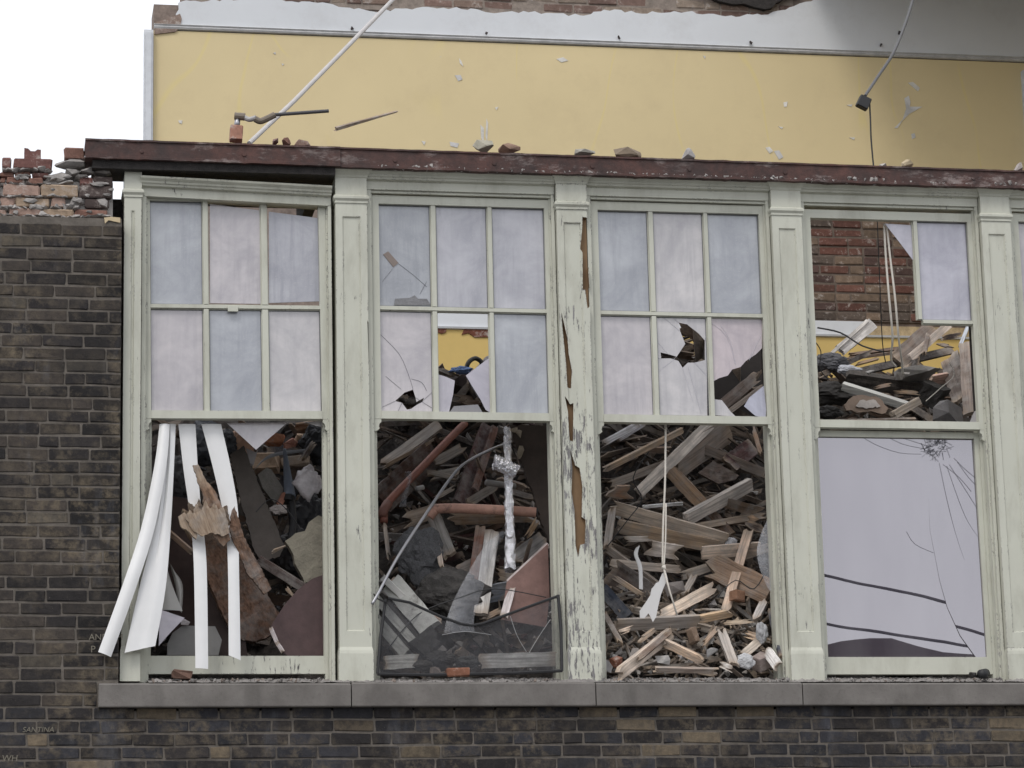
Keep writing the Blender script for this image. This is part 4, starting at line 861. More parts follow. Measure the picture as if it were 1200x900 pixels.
for x, y, s, c_, lb in [(864, 699, (.07, .06, .06), (.24, .13, .08), 'orange brick lump beside the foot of the pinkish stake'), (892, 776, (.085, .07, .08), (.27, .22, .2), 'squarish grey-pink block in the right corner of the split-timber window'), (722, 776, (.055, .05, .05), (.22, .085, .05), 'rusty brown brick in the left corner on the sill'), (812, 745, (.045, .05, .085), (.2, .14, .1), 'small upright brown block in the lower heap')]:
    block('brick_piece', U(x, y, max(.0, D(y)-.18)), s, (random.uniform(-.4, .4), random.uniform(-.5, .5), .5), c_, lb, 'brick')
for x, y, sx_, sz_, c_, lb in [(711, 781, .07, .08, (.27, .26, .26), 'grey triangular stone against the left jamb on the sill'), (775, 774, .10, .06, (.36, .345, .33), 'pale flat stone in the middle of the sill heap'), (742, 765, .08, .05, (.3, .27, .25), 'pale stone behind the plank poking over the sill'), (800, 768, .06, .05, (.34, .32, .31), 'pale grey stone right of the tan sloping plank'), (835, 765, .07, .055, (.42, .41, .4), 'whitish lump beside the steep grey plank'), (790, 690, .13, .1, (.17, .15, .14), 'large dim grey stone behind the hanging white tag')]:
    chunk('stone', U(x, y, max(.02, D(y)-.16)), (sx_, .06, sz_), c_, lb, 'stone', STONE, 12)
def crumple(name, c, r, mat, color, label, cat, sq=(1, .7, 1)):
    bm = bmesh.new(); bmesh.ops.create_icosphere(bm, subdivisions=4, radius=1)
    o_ = Vector([random.uniform(0, 50) for _ in range(3)])
    for v in bm.verts:
        k = 1+.38*mnoise.noise(v.co*1.7+o_)+.26*abs(mnoise.noise(v.co*4+o_))+.13*abs(mnoise.noise(v.co*9+o_))
        v.co = Vector((v.co.x*sq[0], v.co.y*sq[1], v.co.z*sq[2]))*k*r+Vector(c)
    me = bpy.data.meshes.new(name); bm.to_mesh(me); bm.free(); return tag(link(name, me, mat, None, color), label, cat)
crumple('crumpled_paper', U(857, 637, D(637)-.1), .032, MATT, (.55, .55, .57), 'small crumpled white paper beside the clean pale plank', 'paper'); crumple('crumpled_sheet', U(874, 775, .1), .042, MATT, (.5, .5, .51), 'crumpled whitish sheet low in the right corner heap', 'paper', (1, .6, .9))
crumple('crumpled_sheet', U(893, 741, .18), .04, MATT, (.36, .36, .37), 'grey crumpled sheet against the right jamb of the split-timber window', 'paper', (.7, .6, 1.3))
ribbon('white_strap', [(745, 642), (743, 650), (748, 666), (749, 690)], [(750, 639), (747.5, 650), (752.5, 664), (753.5, 691)], [.55, .5, .48, .45], SHEET, (.55, .55, .55), 'narrow curled white strap hanging left of the cord', 'strap', .004)
ribbon('torn_film', [(893, 622), (887, 645), (891, 668), (900, 690)], [(903, 600), (905, 640), (906, 670), (906, 696)], [.2, .19, .18, .18], GAUZE, None, 'torn translucent film clinging to the right jamb', 'film', .01)
e = empty('pull_cord', U(780, 497, .16), 'white sash cord with a torn white tag hanging in the split-timber window', 'cord')
MB().tube(smooth_path([U(780, 496, .15), U(779.5, 560, .15), U(777, 620, .15), U(776.5, 665, .15)]), .0058, 7).obj('cord', CORD, e, smooth=True); MB().tube(smooth_path([U(780.5, 590, .147), U(780, 630, .145), U(778, 665, .145)]), .0045, 7).obj('cord', CORD, e, smooth=True)
chunk('knot', U(777.5, 665, .14), (.026, .02, .03), (.6, .56, .5), mat=PLAINC, parent=e, n=20); MB().tube([U(778, 666, .14), U(784, 690, .14), U(793.5, 721, .13)], .005, 7).obj('cord_end', CORD, e, smooth=True)
z6 = lambda l: [(x/5+700, y/5+635) for x, y in l]
slab('white_tag', pxpoly(z6([(400, 165), (378, 190), (360, 235), (345, 240), (330, 262), (318, 275), (312, 310), (290, 345), (248, 405), (250, 445), (275, 448), (300, 418), (312, 440), (325, 470), (345, 440), (352, 400), (372, 310), (392, 260), (412, 215)]), .14, .15), .004, SHEET, e, (.62, .61, .6))

# ---- window with the insect screen (second)
T2 = [
 ('plank', 448, 546, 516, 497, 13, LGREY, 'weathered grey plank in the top left of the insect screen window', {'jag': .03}),
 ('board', 446, 588, 510, 528, 32, (.075, .045, .035), 'broad dark brown board under the weathered grey plank', {'d': .04, 'jag': .01, 'roll': .2}),
 ('lath', 446, 549, 512, 514, 4, TANW, 'tan lath edge along the top of the broad dark board', {'d': -.02}),
 ('board', 540, 592, 573, 500, 20, MAR, 'tall dark maroon board left of the foil rod', {'jag': .01, 'd': .06}),
 ('board', 556, 575, 580, 500, 8, (.11, .05, .035), 'thin reddish board beside the tall maroon board', {'jag': .01, 'd': .03}),
 ('plank', 524, 608, 630, 604, 14, (.20, .135, .085), 'splintered brown plank right under the level copper pipe', {'jag': .08, 'd': -.06}),
 ('plank', 470, 611, 512, 598, 16, (.25, .2, .16), 'pale splintered plank end left of the level copper pipe', {'jag': .08, 'd': -.08}),
 ('plank', 508, 604, 528, 652, 15, (.22, .205, .19), 'short upright grey plank under the left end of the copper pipe', {'jag': .02, 'd': -.12, 'roll': .2}),
 ('lath', 513, 636, 518, 669, 5.5, (.5, .4, .33), 'small bright pink-white lath below the short upright plank', {'d': -.2, 'roll': .1}),
 ('strip', 577, 622, 563, 722, 16, (.48, .465, .45), 'white embossed strip standing in the lower middle of the screen window', {'jag': .02, 'd': -.16, 'roll': .1, 'cat': 'strip'}),
 ('plank', 563, 617, 551, 706, 11, (.17, .085, .06), 'reddish brown plank left of the white embossed strip', {'jag': .02, 'd': -.1}),
 ('plank', 545, 592, 583, 568, 10, (.16, .14, .125), 'grey plank rising behind the copper pipe towards the foil rod', {'d': .04}),
 ('plank', 578, 560, 622, 574, 8, (.15, .105, .08), 'brown plank end behind the foil head', {'d': .05}),
 ('plank', 590, 574, 628, 585, 7, (.12, .1, .09), 'dark grey plank behind the foil rod above the pipe', {'d': .04}),
 ('lath', 615, 634, 632, 605, 6, (.33, .22, .13), 'splintered tan sliver hanging at the right end of the pipe', {'d': -.1, 'jag': .08}),
 ('plank', 505, 545, 545, 523, 11, (.25, .225, .2), 'grey plank end in the upper middle of the screen window', {'d': .03}),
 ('plank', 500, 560, 540, 552, 10, (.2, .185, .17), 'lower grey plank end in the upper middle heap', {'d': .0}),
 ('lath', 508, 585, 535, 570, 5, (.27, .235, .2), 'thin pale stick crossing under the bent conduit', {'d': -.05}),
 ('plank', 498, 552, 536, 561, 6, (.30, .27, .24), 'pale broken lath between the two pipes', {'d': -.02, 'jag': .06}),
 ('plank', 448, 681, 478, 690, 16, (.2, .13, .08), 'brown board at the left jamb behind the bent conduit', {'d': -.08}),
 ('plank', 460, 705, 520, 730, 9, (.36, .24, .19), 'pinkish lath behind the white painted timber', {'d': -.12}),
 ('plank', 560, 728, 592, 712, 6, (.3, .22, .16), 'tan lath behind the bend of the insect screen', {'d': -.12}),
 ('plank', 530, 672, 565, 655, 12, (.2, .17, .15), 'grey plank lying behind the embossed strip', {'d': .0}),
 ('lath', 450, 610, 456, 655, 3, (.4, .34, .29), 'thin pale stick upright at the left jamb', {'d': -.15}),
 ('board', 575, 672, 615, 680, 14, (.16, .12, .09), 'brown board behind the foot of the foil rod', {'d': -.02}),
 ('board', 600, 660, 642, 630, 22, (.2, .19, .185), 'grey board behind the pink triangular panel', {'d': -.02}),
 ('board', 555, 700, 600, 690, 20, (.16, .18, .215), 'bluish grey board lying low behind the plastic sheet', {'d': -.05}),
 ('plank', 560, 775, 654, 772, 16, (.42, .415, .40), 'peeling white bottom rail lying behind the insect screen', {'d': -.2, 'jag': .02, 'roll': 0., 'th': .04}),
 ('plank', 448, 777, 492, 774, 15, (.40, .395, .37), 'short white rail end in the lower left of the screen window', {'d': -.2, 'jag': .02, 'roll': 0., 'th': .04}),
]
for nm, x0, y0, x1, y1, w_, c_, lb, k_ in T2: PL(nm, x0, y0, x1, y1, w_, c_, lb, **k_)
PAINTW = mat_raw('peeled_white_paint', .8, 1.15, 8, .6, .4, spot=(.10, .09, .085))
e = empty('painted_timber', U(480, 740, .25), 'thick white painted timber with peeling face at lower left behind the screen', 'timber')
for dx, dy, w_, c_, dd, nm in ((6, -7, 24, (.42, .42, .40), 0, 'upper_face'), (-6, 7, 5, (.05, .045, .042), .03, 'groove'), (-11, 12, 9, (.36, .36, .34), .0, 'fillet'), (-17, 18, 5, (.06, .055, .05), .03, 'groove'), (-23, 23, 12, (.33, .33, .31), .0, 'lower_face'), (34, 30, 20, (.03, .027, .025), -.02, 'charred_end')):
    if nm == 'charred_end': o = plank(nm, U(484, 764, .19), U(512, 742, .2), 22, .07, c_, None, roll=0, jag=.03, mat=CHAR)
    else: o = plank(nm, U(453+dx, 690+dy, .36+dd), U(500+dx, 745+dy, .20+dd), w_, .05, c_, None, roll=.05, jag=.012, mat=PAINTW if w_ > 6 else CHAR)
    mw = o.matrix_basis.copy(); o.parent = e; o.matrix_parent_inverse = ROOTM[e.name].inverted(); o.matrix_basis = mw
plank('painted_timber', U(448, 676, .34), U(510, 735, .24), 7, .03, (.55, .54, .52), 'bright white edge strip along the thick painted timber', 'timber', roll=.1, jag=.01, mat=SHEET)
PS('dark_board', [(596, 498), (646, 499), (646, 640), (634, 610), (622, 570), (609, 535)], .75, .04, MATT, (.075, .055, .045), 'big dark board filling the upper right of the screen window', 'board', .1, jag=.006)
for i, (a0, b0) in enumerate([((603, 506), (612, 511)), ((606, 520), (614, 540)), ((600, 500), (604, 504))]): chunk('pale_flake', U((a0[0]+b0[0])/2, (a0[1]+b0[1])/2, .72), (.045, .02, .05+.03*(i == 1)), (.42, .36, .28), ['pale flake on the corner of the big dark board', 'long pale flake on the edge of the big dark board', 'smallest pale flake at the top of the big dark board'][i], 'flake', n=10)
PS('pink_sheet', [(594, 682), (642, 637), (644, 700), (640, 735), (588, 726)], .30, .012, MATT, (.25, .15, .13), 'pinkish brown panel with a slanted top at the lower right of the screen window', 'panel', .2)
plank('panel_edge', U(594, 682, .285), U(642, 637, .33), 4, .012, (.55, .48, .47), 'white edge strip on the slanted pink panel', 'strip', jag=.005, roll=0)
plank('panel_edge', U(600, 686, .285), U(590, 725, .26), 9, .012, (.5, .45, .45), 'white flaking strip down the left of the pink panel', 'strip', jag=.02, roll=0)
cop = mat_raw('terracotta_pipe', .75, 1.2, 16, .55, .2, spot=(.12, .07, .06))
e = empty('slanted_pipe', U(447, 605, .95), 'reddish pipe slanting up to the meeting rail in the screen window', 'pipe')
MB().tube(smooth_path([U(450, 612, D(600)-.08), U(450, 598, D(590)-.08), U(455, 588, D(585)-.08), U(490, 552, D(552)-.08), U(525, 516, D(516)-.08), U(545, 496, D(496)-.08)]), .022, 12).obj('pipe', cop, e, (.30, .12, .085), True)
MB().tube([U(447, 606, D(600)-.08), U(450, 597, D(595)-.08), U(455, 589, D(590)-.08)], .028, 12).obj('elbow', cop, e, (.22, .1, .075), True)
e = empty('level_pipe', U(560, 600, .7), 'thick orange-pink pipe lying level across the screen window', 'pipe')
MB().tube(smooth_path([U(503, 606, .8), U(509, 598.5, .79), U(515, 596, .78), U(545, 596, .75), U(590, 598, .7), U(628, 600.5, .68)]), .028, 14).obj('pipe', cop, e, (.52, .29, .22), True)
MB().tube([U(627.5, 600.4, .679), U(630, 600.6, .676)], .025, 12).obj('pipe_mouth', BLACK, e)
tag(MB().tube(smooth_path([U(436, 708, -.06), U(445, 692, -.03), U(466, 653, .10), U(500, 601, .32), U(530, 558, .5), U(548, 541, .6), U(575, 527, .75), U(602, 517, .9)]), .0085, 8).obj('bent_conduit', GALV, smooth=True), 'thin grey bent conduit crossing the screen window diagonally', 'conduit')
tag(MB().tube([U(570, 565.5, .85), U(603, 570, .95)], .018, 12).obj('pipe_stub', mat_plain('pale_pipe', (.26, .25, .24), .6), smooth=True), 'short grey pipe stub left of the foil rod', 'pipe'); 
tag(MB().tube([U(488, 573, .88), U(496, 571, .9)], .014, 12).obj('pipe_ring', mat_plain('ring_grey', (.33, .32, .31), .6), smooth=True), 'small pale pipe ring beside the slanted pipe', 'pipe')
e = empty('foil_rod', U(597, 668, .5), 'silver foil wrapped rod with a foil head standing before the rubble', 'foil')
MB().tube(smooth_path([U(594.5, 501, .58), U(595, 530, .58), U(596, 580, .57), U(597, 615, .55), U(598, 645, .53), U(598, 668, .5)]), .017, 10, .032).obj('rod', FOIL, e)
MB().tube(smooth_path([U(579, 542, .52), U(583, 543, .52), U(593, 547, .52), U(606, 553, .52)]), .044, 14, .036).obj('head', FOIL, e)
for q in e.children:
    bm = bmesh.new(); bm.from_mesh(q.data); bmesh.ops.subdivide_edges(bm, edges=bm.edges[:], cuts=1); bmesh.ops.triangulate(bm, faces=bm.faces[:])
    for v_ in bm.verts: v_.co += Vector([random.uniform(-.0055, .0055) for _ in range(3)])
    bm.to_mesh(q.data); bm.free()
crumple('mesh_bag', U(492, 652, .68), .125, mat_raw('grey_netting', .5, 1.5, 120, .8, .8), (.10, .10, .105), 'dark grey netting bag in the left of the screen window', 'bag', (1.0, .5, 1.15))
crumple('charred_lump', U(530, 697, .5), .16, CHAR, (.04, .037, .035), 'large charred black lump in the lower middle of the screen window', 'rubble', (1.1, .5, .8))
ribbon('plastic_sheet', [(588, 622), (568, 640), (548, 672), (528, 712), (520, 742)], [(593, 626), (578, 650), (566, 690), (556, 722), (556, 740)], [.5, .42, .34, .26, .22], PLASTIC, None, 'clear plastic sheet trailing down left from the foil rod', 'plastic', .02)
ribbon('plastic_tie', [(474, 553), (478, 562), (472, 580), (468, 594)], [(482, 552), (482, 563), (477, 580), (476, 594)], [.78, .76, .76, .77], PLASTIC, None, 'clear plastic tie knotted round the slanted pipe', 'plastic', .008)
for x, y, r, c_, lb in [(515, 772, .06, (.035, .032, .03), 'charred black lump on the sill behind the screen'), (497, 780, .05, (.05, .045, .04), 'smaller black lump left on the sill behind the screen'), (548, 776, .05, (.05, .05, .048), 'ragged dark lump right of the charred one on the sill')]: crumple('charred_lump', U(x, y, .12), r, CHAR, c_, lb, 'rubble', (1.2, .6, .6))
chunk('stone', U(510, 787, .05), (.06, .05, .05), (.21, .17, .15), 'rounded brown stone on the sill under the insect screen', 'stone', STONE, 24); block('brick_piece', U(536, 788, .02), (.125, .06, .045), (.05, 0, .08), (.2, .085, .05), 'rusty brick piece on the sill under the insect screen', 'brick')
e = empty('insect_screen', U(552, 790, .0), 'bent black framed insect screen leaning in the lower second window', 'screen')
sp = [(455, 701), (480, 706), (515, 722), (540, 731), (553, 733), (565, 731), (600, 718), (630, 707), (654, 698.5)]; YS = lambda y: -.005+(790-y)*.0002
MB().tube([U(x, y, YS(y)) for x, y in sp], .0075, 6).obj('top_bar', BLACK, e); MB().tube([U(452, 702, YS(702)), U(446, 745, YS(745)), U(442.5, 789, -.004)], .0085, 6).obj('side_bar', BLACK, e); MB().tube([U(654, 697, YS(700)), U(657.5, 740, YS(740)), U(658.5, 786, -.004)], .0085, 6).obj('side_bar', BLACK, e)
MB().tube([U(442.5, 790, -.003), U(500, 791, .0), U(600, 789, .0), U(659, 786, -.003)], .0085, 6).obj('bottom_bar', BLACK, e); tag_ = pyobj('corner', [U(452, 702, -.01)]*1+[U(440, 690, -.012), U(436, 686, -.014)], [(0, 1, 2)], BLACK) if 0 else None
MB().tube([U(453, 706, .0), U(441, 701, -.03), U(438, 696, -.05)], .004, 6).obj('loose_wire', BLACK, e)
slab('mesh', [U(x, y, YS(y)+.003) for x, y in sp+[(656, 740), (657, 786), (550, 789), (444, 789), (447, 745)]], .0008, MESHM, e)
cracks('tear', [[(598, 722), (606, 745), (617, 764)], [(645, 726), (632, 745), (620, 765)], [(518, 744), (545, 740), (576, 744)]], -.002, e, .0012, mat_plain('tear_edge', (.4, .4, .4)))

# rubble framed by the broken panes of the second window
PS('white_sheet', [(546, 440), (574, 416), (578, 486), (566, 476)], 1.75, .02, MATT, (.5, .48, .52), 'white cracked panel propped behind the broken middle pane', 'panel', jag=.01)
PS('dark_box', [(531, 446), (549, 434), (566, 472), (562, 488), (524, 488)], 1.7, .1, MATT, (.085, .065, .062), 'dark box lying behind the broken middle pane', 'box', .2)
crumple('blue_cloth', U(540, 434, 1.65), .04, MATT, (.16, .25, .48), 'scrap of blue cloth behind the broken middle pane', 'cloth', (1.5, .7, .5))
PL('plank', 508, 430, 538, 443, 5, DKW, 'dark plank crossing below the yellow wall behind the broken middle pane', d=-.05); PL('plank', 549, 440, 566, 464, 9, (.17, .165, .17), 'grey plank leaning on the dark box behind the broken pane', d=-.1)
tag(MB().tube(smooth_path([U(546, 434, 1.66), U(549, 425, 1.66), U(556, 420, 1.68), U(563, 423, 1.7), U(566, 430, 1.7)]), .014, 8).obj('bent_hose', mat_plain('hose', (.05, .048, .042), .6), smooth=True), 'arched dark hose against the yellow wall behind the broken pane', 'hose')
PS('pale_card', [(513, 452), (531, 456), (528, 470), (519, 476), (513, 472)], .5, .01, MATT, (.45, .43, .45), 'pale card leaning at the left of the broken middle pane', 'card'); PS('maroon_card', [(515, 461), (527, 466), (523, 478), (514, 474)], .45, .01, MATT, (.10, .04, .045), 'small maroon card on the pale card in the broken pane', 'card')
PS('grey_plank', [(547, 442), (553, 437), (566, 462), (561, 466)], .5, .02, MATT, (.2, .195, .21), 'slanted grey slat on the right of the broken middle pane', 'slat')
# planks in the broken panes of the third window
PL('plank', 838, 482, 888, 440, 13, (.13, .1, .085), 'brown plank seen through the broken right pane of the third window', d=-.05); PL('plank', 850, 486, 895, 452, 6, (.24, .2, .17), 'pale lath under the brown plank in the broken right pane', d=-.1)

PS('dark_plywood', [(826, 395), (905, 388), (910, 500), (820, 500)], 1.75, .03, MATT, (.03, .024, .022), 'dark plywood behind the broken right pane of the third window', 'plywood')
# ---- leftmost window
SW = (.70, .70, .70)
ribbon('vinyl_strip', [(187, 497), (181, 545), (165, 620), (142, 690), (115, 764)], [(199, 497), (195, 545), (181, 620), (159, 690), (130, 770)], [.10, .04, -.03, -.08, -.1], SHEET, SW, 'outermost white vinyl strip swinging out over the brick wall', 'vinyl strip', .014)
ribbon('vinyl_strip', [(190, 497), (190, 545), (180, 620), (163, 690), (146, 765)], [(206, 497), (204, 545), (200, 620), (194, 690), (182, 757)], [.13, .08, .02, -.03, -.06], SHEET, SW, 'widest white vinyl strip with a long crease beside the jamb', 'vinyl strip', .012, crease=.012)
ribbon('vinyl_strip', [(209, 497), (215, 550), (222, 600), (227, 660), (229, 783)], [(229, 497), (232, 550), (236, 600), (242, 660), (244, 784)], [.13, .12, .10, .03, -.02], SHEET, SW, 'straight white vinyl strip hanging past the bottom rail left of the torn timber', 'vinyl strip', .008)
ribbon('vinyl_strip', [(236, 497), (250, 550), (263, 610), (267, 660), (268, 768)], [(259, 497), (271, 550), (279, 600), (280, 660), (282, 774)], [.13, .12, .10, .03, -.01], SHEET, SW, 'bowed white vinyl strip right of the torn timber', 'vinyl strip', .008)
ribbon('vinyl_strip', [(188, 640), (187, 680), (184, 715)], [(190, 640), (200, 680), (214, 716)], [.16, .17, .18], SHEET, (.45, .44, .42), 'dull white flap low behind the widest vinyl strip', 'vinyl strip', .02)
ribbon('vinyl_strip', [(199, 660), (206, 690), (208, 715)], [(203, 668), (214, 685), (213, 718)], [.22, .22, .22], SHEET, (.40, .39, .37), 'smaller dull flap behind the low white flap', 'vinyl strip', .02)
e = empty('torn_timber', U(300, 745, .3), 'big torn brown timber with splintered tan top poking out of the leftmost window', 'timber')
def kid(o, nm=None):
    o.parent = e; o.matrix_parent_inverse = ROOTM[e.name].inverted(); return o
TB = (.17, .098, .067)
def blade(name, pts, Y, th, color, fresh_y, ax=0., ay=0.):
    ring = pxpoly(pts, Y, ax, ay); o = slab(name, ring, th, WOOD, e, color, jag=.0035); me = o.data
    bm = bmesh.new(); bm.from_mesh(me); bmesh.ops.subdivide_edges(bm, edges=[q for q in bm.edges if q.calc_length() > .06], cuts=2); bmesh.ops.triangulate(bm, faces=bm.faces[:])
    for v in bm.verts: v.co.y += .0035*mnoise.noise(Vector((v.co.x*60, v.co.y*30, v.co.z*9)))
    bm.to_mesh(me); bm.free(); at = me.attributes.new('Fresh', 'FLOAT', 'POINT'); zf = U(260, fresh_y, Y).z
    at.data.foreach_set('value', [max(0., min(1., (v.co.z-zf)/.05)) for v in me.vertices])
    A = o.data; C = Vector((U(300, 700, Y))); M_ = Matrix.Translation(C) @ Matrix.Rotation(math.radians(112), 4, 'Y').inverted()  # grain along the leaning length
    A.transform(M_.inverted()); o.matrix_parent_inverse = ROOTM[e.name].inverted(); o.matrix_basis = M_
    return o
blade('main_stock', [(211, 606), (220, 608), (214, 596), (224, 600), (221, 588), (231, 596), (233, 584), (238, 593), (241, 570), (247, 588), (254, 578), (259, 596), (266, 592), (272, 625), (292, 652), (318, 705), (330, 722), (318, 744), (300, 752), (276, 748), (262, 722), (250, 694), (236, 660), (224, 630)], .14, .09, TB, 636, ay=.5)
blade('splinter', [(226, 545), (232, 544), (240, 560), (252, 575), (262, 600), (270, 632), (262, 640), (250, 628), (243, 605), (238, 580), (231, 562)], -.03, .03, (.17, .105, .068), 575, ay=.15)
blade('splinter', [(209, 605), (216, 600), (224, 606), (232, 618), (230, 632), (220, 622), (213, 618)], -.02, .03, (.2, .13, .08), 640)
blade('splinter', [(271, 602), (275, 593), (279, 606), (286, 630), (300, 655), (318, 690), (310, 696), (290, 672), (276, 640), (269, 622)], .03, .04, (.15, .088, .058), 600, ay=.35)
blade('splinter', [(217, 606), (222, 597), (226, 602), (230, 590), (236, 598), (241, 586), (246, 596), (251, 589), (256, 597), (262, 594), (267, 610), (269, 624), (262, 628), (248, 624), (236, 628), (226, 622)], -.045, .02, (.2, .13, .085), 690, ay=.15)
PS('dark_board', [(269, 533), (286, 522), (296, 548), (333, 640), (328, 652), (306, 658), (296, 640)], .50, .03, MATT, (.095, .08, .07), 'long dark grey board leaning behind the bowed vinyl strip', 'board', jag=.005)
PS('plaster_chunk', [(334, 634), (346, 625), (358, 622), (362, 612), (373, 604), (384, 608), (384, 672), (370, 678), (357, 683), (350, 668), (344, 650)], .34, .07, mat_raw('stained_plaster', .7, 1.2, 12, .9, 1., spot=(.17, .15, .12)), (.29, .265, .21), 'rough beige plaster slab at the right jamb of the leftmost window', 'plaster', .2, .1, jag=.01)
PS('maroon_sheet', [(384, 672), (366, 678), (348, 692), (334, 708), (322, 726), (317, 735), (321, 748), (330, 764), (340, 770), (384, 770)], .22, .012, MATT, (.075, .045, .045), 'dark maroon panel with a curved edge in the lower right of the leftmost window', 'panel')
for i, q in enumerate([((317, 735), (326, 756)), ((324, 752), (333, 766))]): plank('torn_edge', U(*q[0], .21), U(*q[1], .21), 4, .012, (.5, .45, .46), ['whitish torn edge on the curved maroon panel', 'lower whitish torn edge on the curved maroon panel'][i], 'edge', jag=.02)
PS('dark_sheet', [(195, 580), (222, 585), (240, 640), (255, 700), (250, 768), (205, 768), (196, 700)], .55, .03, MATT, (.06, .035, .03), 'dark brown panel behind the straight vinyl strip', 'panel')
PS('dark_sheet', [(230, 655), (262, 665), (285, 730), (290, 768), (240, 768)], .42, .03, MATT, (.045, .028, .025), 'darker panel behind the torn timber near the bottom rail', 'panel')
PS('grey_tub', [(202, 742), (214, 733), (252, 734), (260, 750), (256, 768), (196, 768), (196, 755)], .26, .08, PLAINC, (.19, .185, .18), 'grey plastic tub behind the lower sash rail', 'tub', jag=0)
tag(chunk('white_scrap', U(219, 729, .24), (.07, .02, .035), (.5, .46, .47), n=10), 'small white scrap above the grey tub', 'scrap')
plank('lath', U(195, 621, .45), U(226, 648, .35), 6, .015, (.32, .22, .16), 'thin pinkish lath behind the straight vinyl strip', 'plank', jag=.02)
plank('board', U(302, 655, .40), U(358, 690, .34), 10, .02, (.06, .042, .038), 'dark board with a pale edge left of the plaster slab', 'plank', jag=.01, roll=.3); plank('splinter', U(316, 648, .42), U(338, 638, .40), 4, .012, TANW, 'small tan splinter on the dark grey leaning board', 'splinter', jag=.03, taper=.7); plank('splinter', U(335, 688, .36), U(345, 700, .34), 4, .012, TANW, 'tiny tan splinter above the curved maroon panel', 'splinter', jag=.02, taper=.7)
e = empty('blue_downpipe', U(340, 600, .6), 'blue-grey crushed pipe standing in the leftmost window', 'pipe')
MB().tube(smooth_path([U(333.5, 526, .8), U(335, 540, .78), U(337, 558, .75), U(339, 575, .72), U(339, 583, .7)]), .008, 12, .038).obj('pipe', PLAINC, e, (.13, .155, .20), True); MB().tube([U(338.8, 582, .685), U(338, 588, .675)], .033, 12, .03).obj('mouth', BLACK, e)
plank('brick_sliver', U(326, 594, .66), U(334, 578, .68), 6, .02, (.36, .17, .12), 'pink brick sliver in the mouth of the blue-grey pipe', 'brick', jag=.01, mat=RAWBRICK)
MB().tube([U(341, 580, .7), U(344, 610, .62), U(340, 640, .55)], .02, 10).obj('lower_length', BLACK, e)
o = crumple('plastic_bag', U(361, 566, .62), .072, BAG, None, 'pale plastic bag beside the blue-grey pipe', 'bag', (.9, .6, 1.1)); o.data.polygons.foreach_set('use_smooth', [True]*len(o.data.polygons)); crumple('white_rag', U(326, 597, .6), .035, MATT, (.45, .40, .38), 'small white rag under the blue-grey pipe', 'rag', (1.3, .6, .7))
for x, y, r, c_, lb in [(372, 520, .09, (.02, .022, .028), 'black bin liner at the upper right of the leftmost window'), (365, 610, .12, (.022, .022, .026), 'black rubbish bag above the plaster slab'), (350, 650, .12, (.025, .023, .024), 'black rubbish bag left of the plaster slab'), (240, 520, .11, (.075, .085, .105), 'blue-grey tarpaulin bundle behind the vinyl strips'), (205, 560, .11, (.10, .105, .115), 'grey tarpaulin bundle behind the widest vinyl strip'), (262, 520, .07, (.03, .034, .042), 'dark bundle beside the bowed vinyl strip')]:
    crumple('rubbish_bag', U(x, y, D(y)-.05), r, PLAINC, c_, lb, 'bag', (1, .6, 1.1))
for x, y, w_, h_, c_, lb in [(322, 515, .11, .05, (.33, .16, .10), 'red brick right of the hanging glass triangle'), (340, 521, .075, .045, (.26, .13, .10), 'small red brick above the blue-grey pipe'), (356, 515, .10, .05, (.33, .24, .17), 'tan brick at the upper right of the leftmost window'), (360, 499, .13, .05, (.24, .16, .11), 'brown brick under the meeting rail at upper right'), (310, 543, .16, .1, (.36, .27, .20), 'large tan brick lump left of the blue-grey pipe'), (345, 541, .16, .06, (.31, .25, .2), 'tan brick lump right of the blue-grey pipe'), (283, 520, .13, .13, (.29, .19, .14), 'broken brick mass behind the bowed vinyl strip'), (375, 505, .1, .05, (.33, .27, .22), 'pale brick in the top right corner of the leftmost window'), (228, 512, .1, .06, (.25, .12, .08), 'red brick behind the straight vinyl strip')]:
    block('brick_piece', U(x, y, D(y)-.02), (w_, .09, h_), (random.uniform(-.3, .3), random.uniform(-.25, .25), random.uniform(-.4, .4)), scl(c_, 1.5), lb, 'brick', j=.012, bev=.012)
PS('stone_slab', [(302, 556), (312, 548), (318, 550), (332, 572), (330, 585), (322, 590), (308, 572)], .72, .05, STONE, (.25, .235, .215), 'angular grey stone left of the blue-grey pipe', 'stone', .3)
ribbon('metal_strip', [(296, 553), (310, 540), (330, 533), (358, 530)], [(299, 549), (312, 535), (330, 529), (358, 526)], [.9, .9, .9, .9], SHEET, (.38, .40, .44), 'pale bluish metal strip lying behind the blue-grey pipe', 'strip', .003)
plank('dark_stick', U(352, 542, .85), U(369, 517, .9), 6, .02, (.06, .045, .04), 'dark stick beside the black bin liner', 'plank')
slab('glass_piece', pxpoly([(288, 525), (300, 530), (304, 522), (297, 545), (294, 546)], .5), .004, PANE, None, (.4, .38, .38)); o = COL.objects['glass_piece']; tag(o, 'dull glass piece hanging below the glass triangle', 'glass')

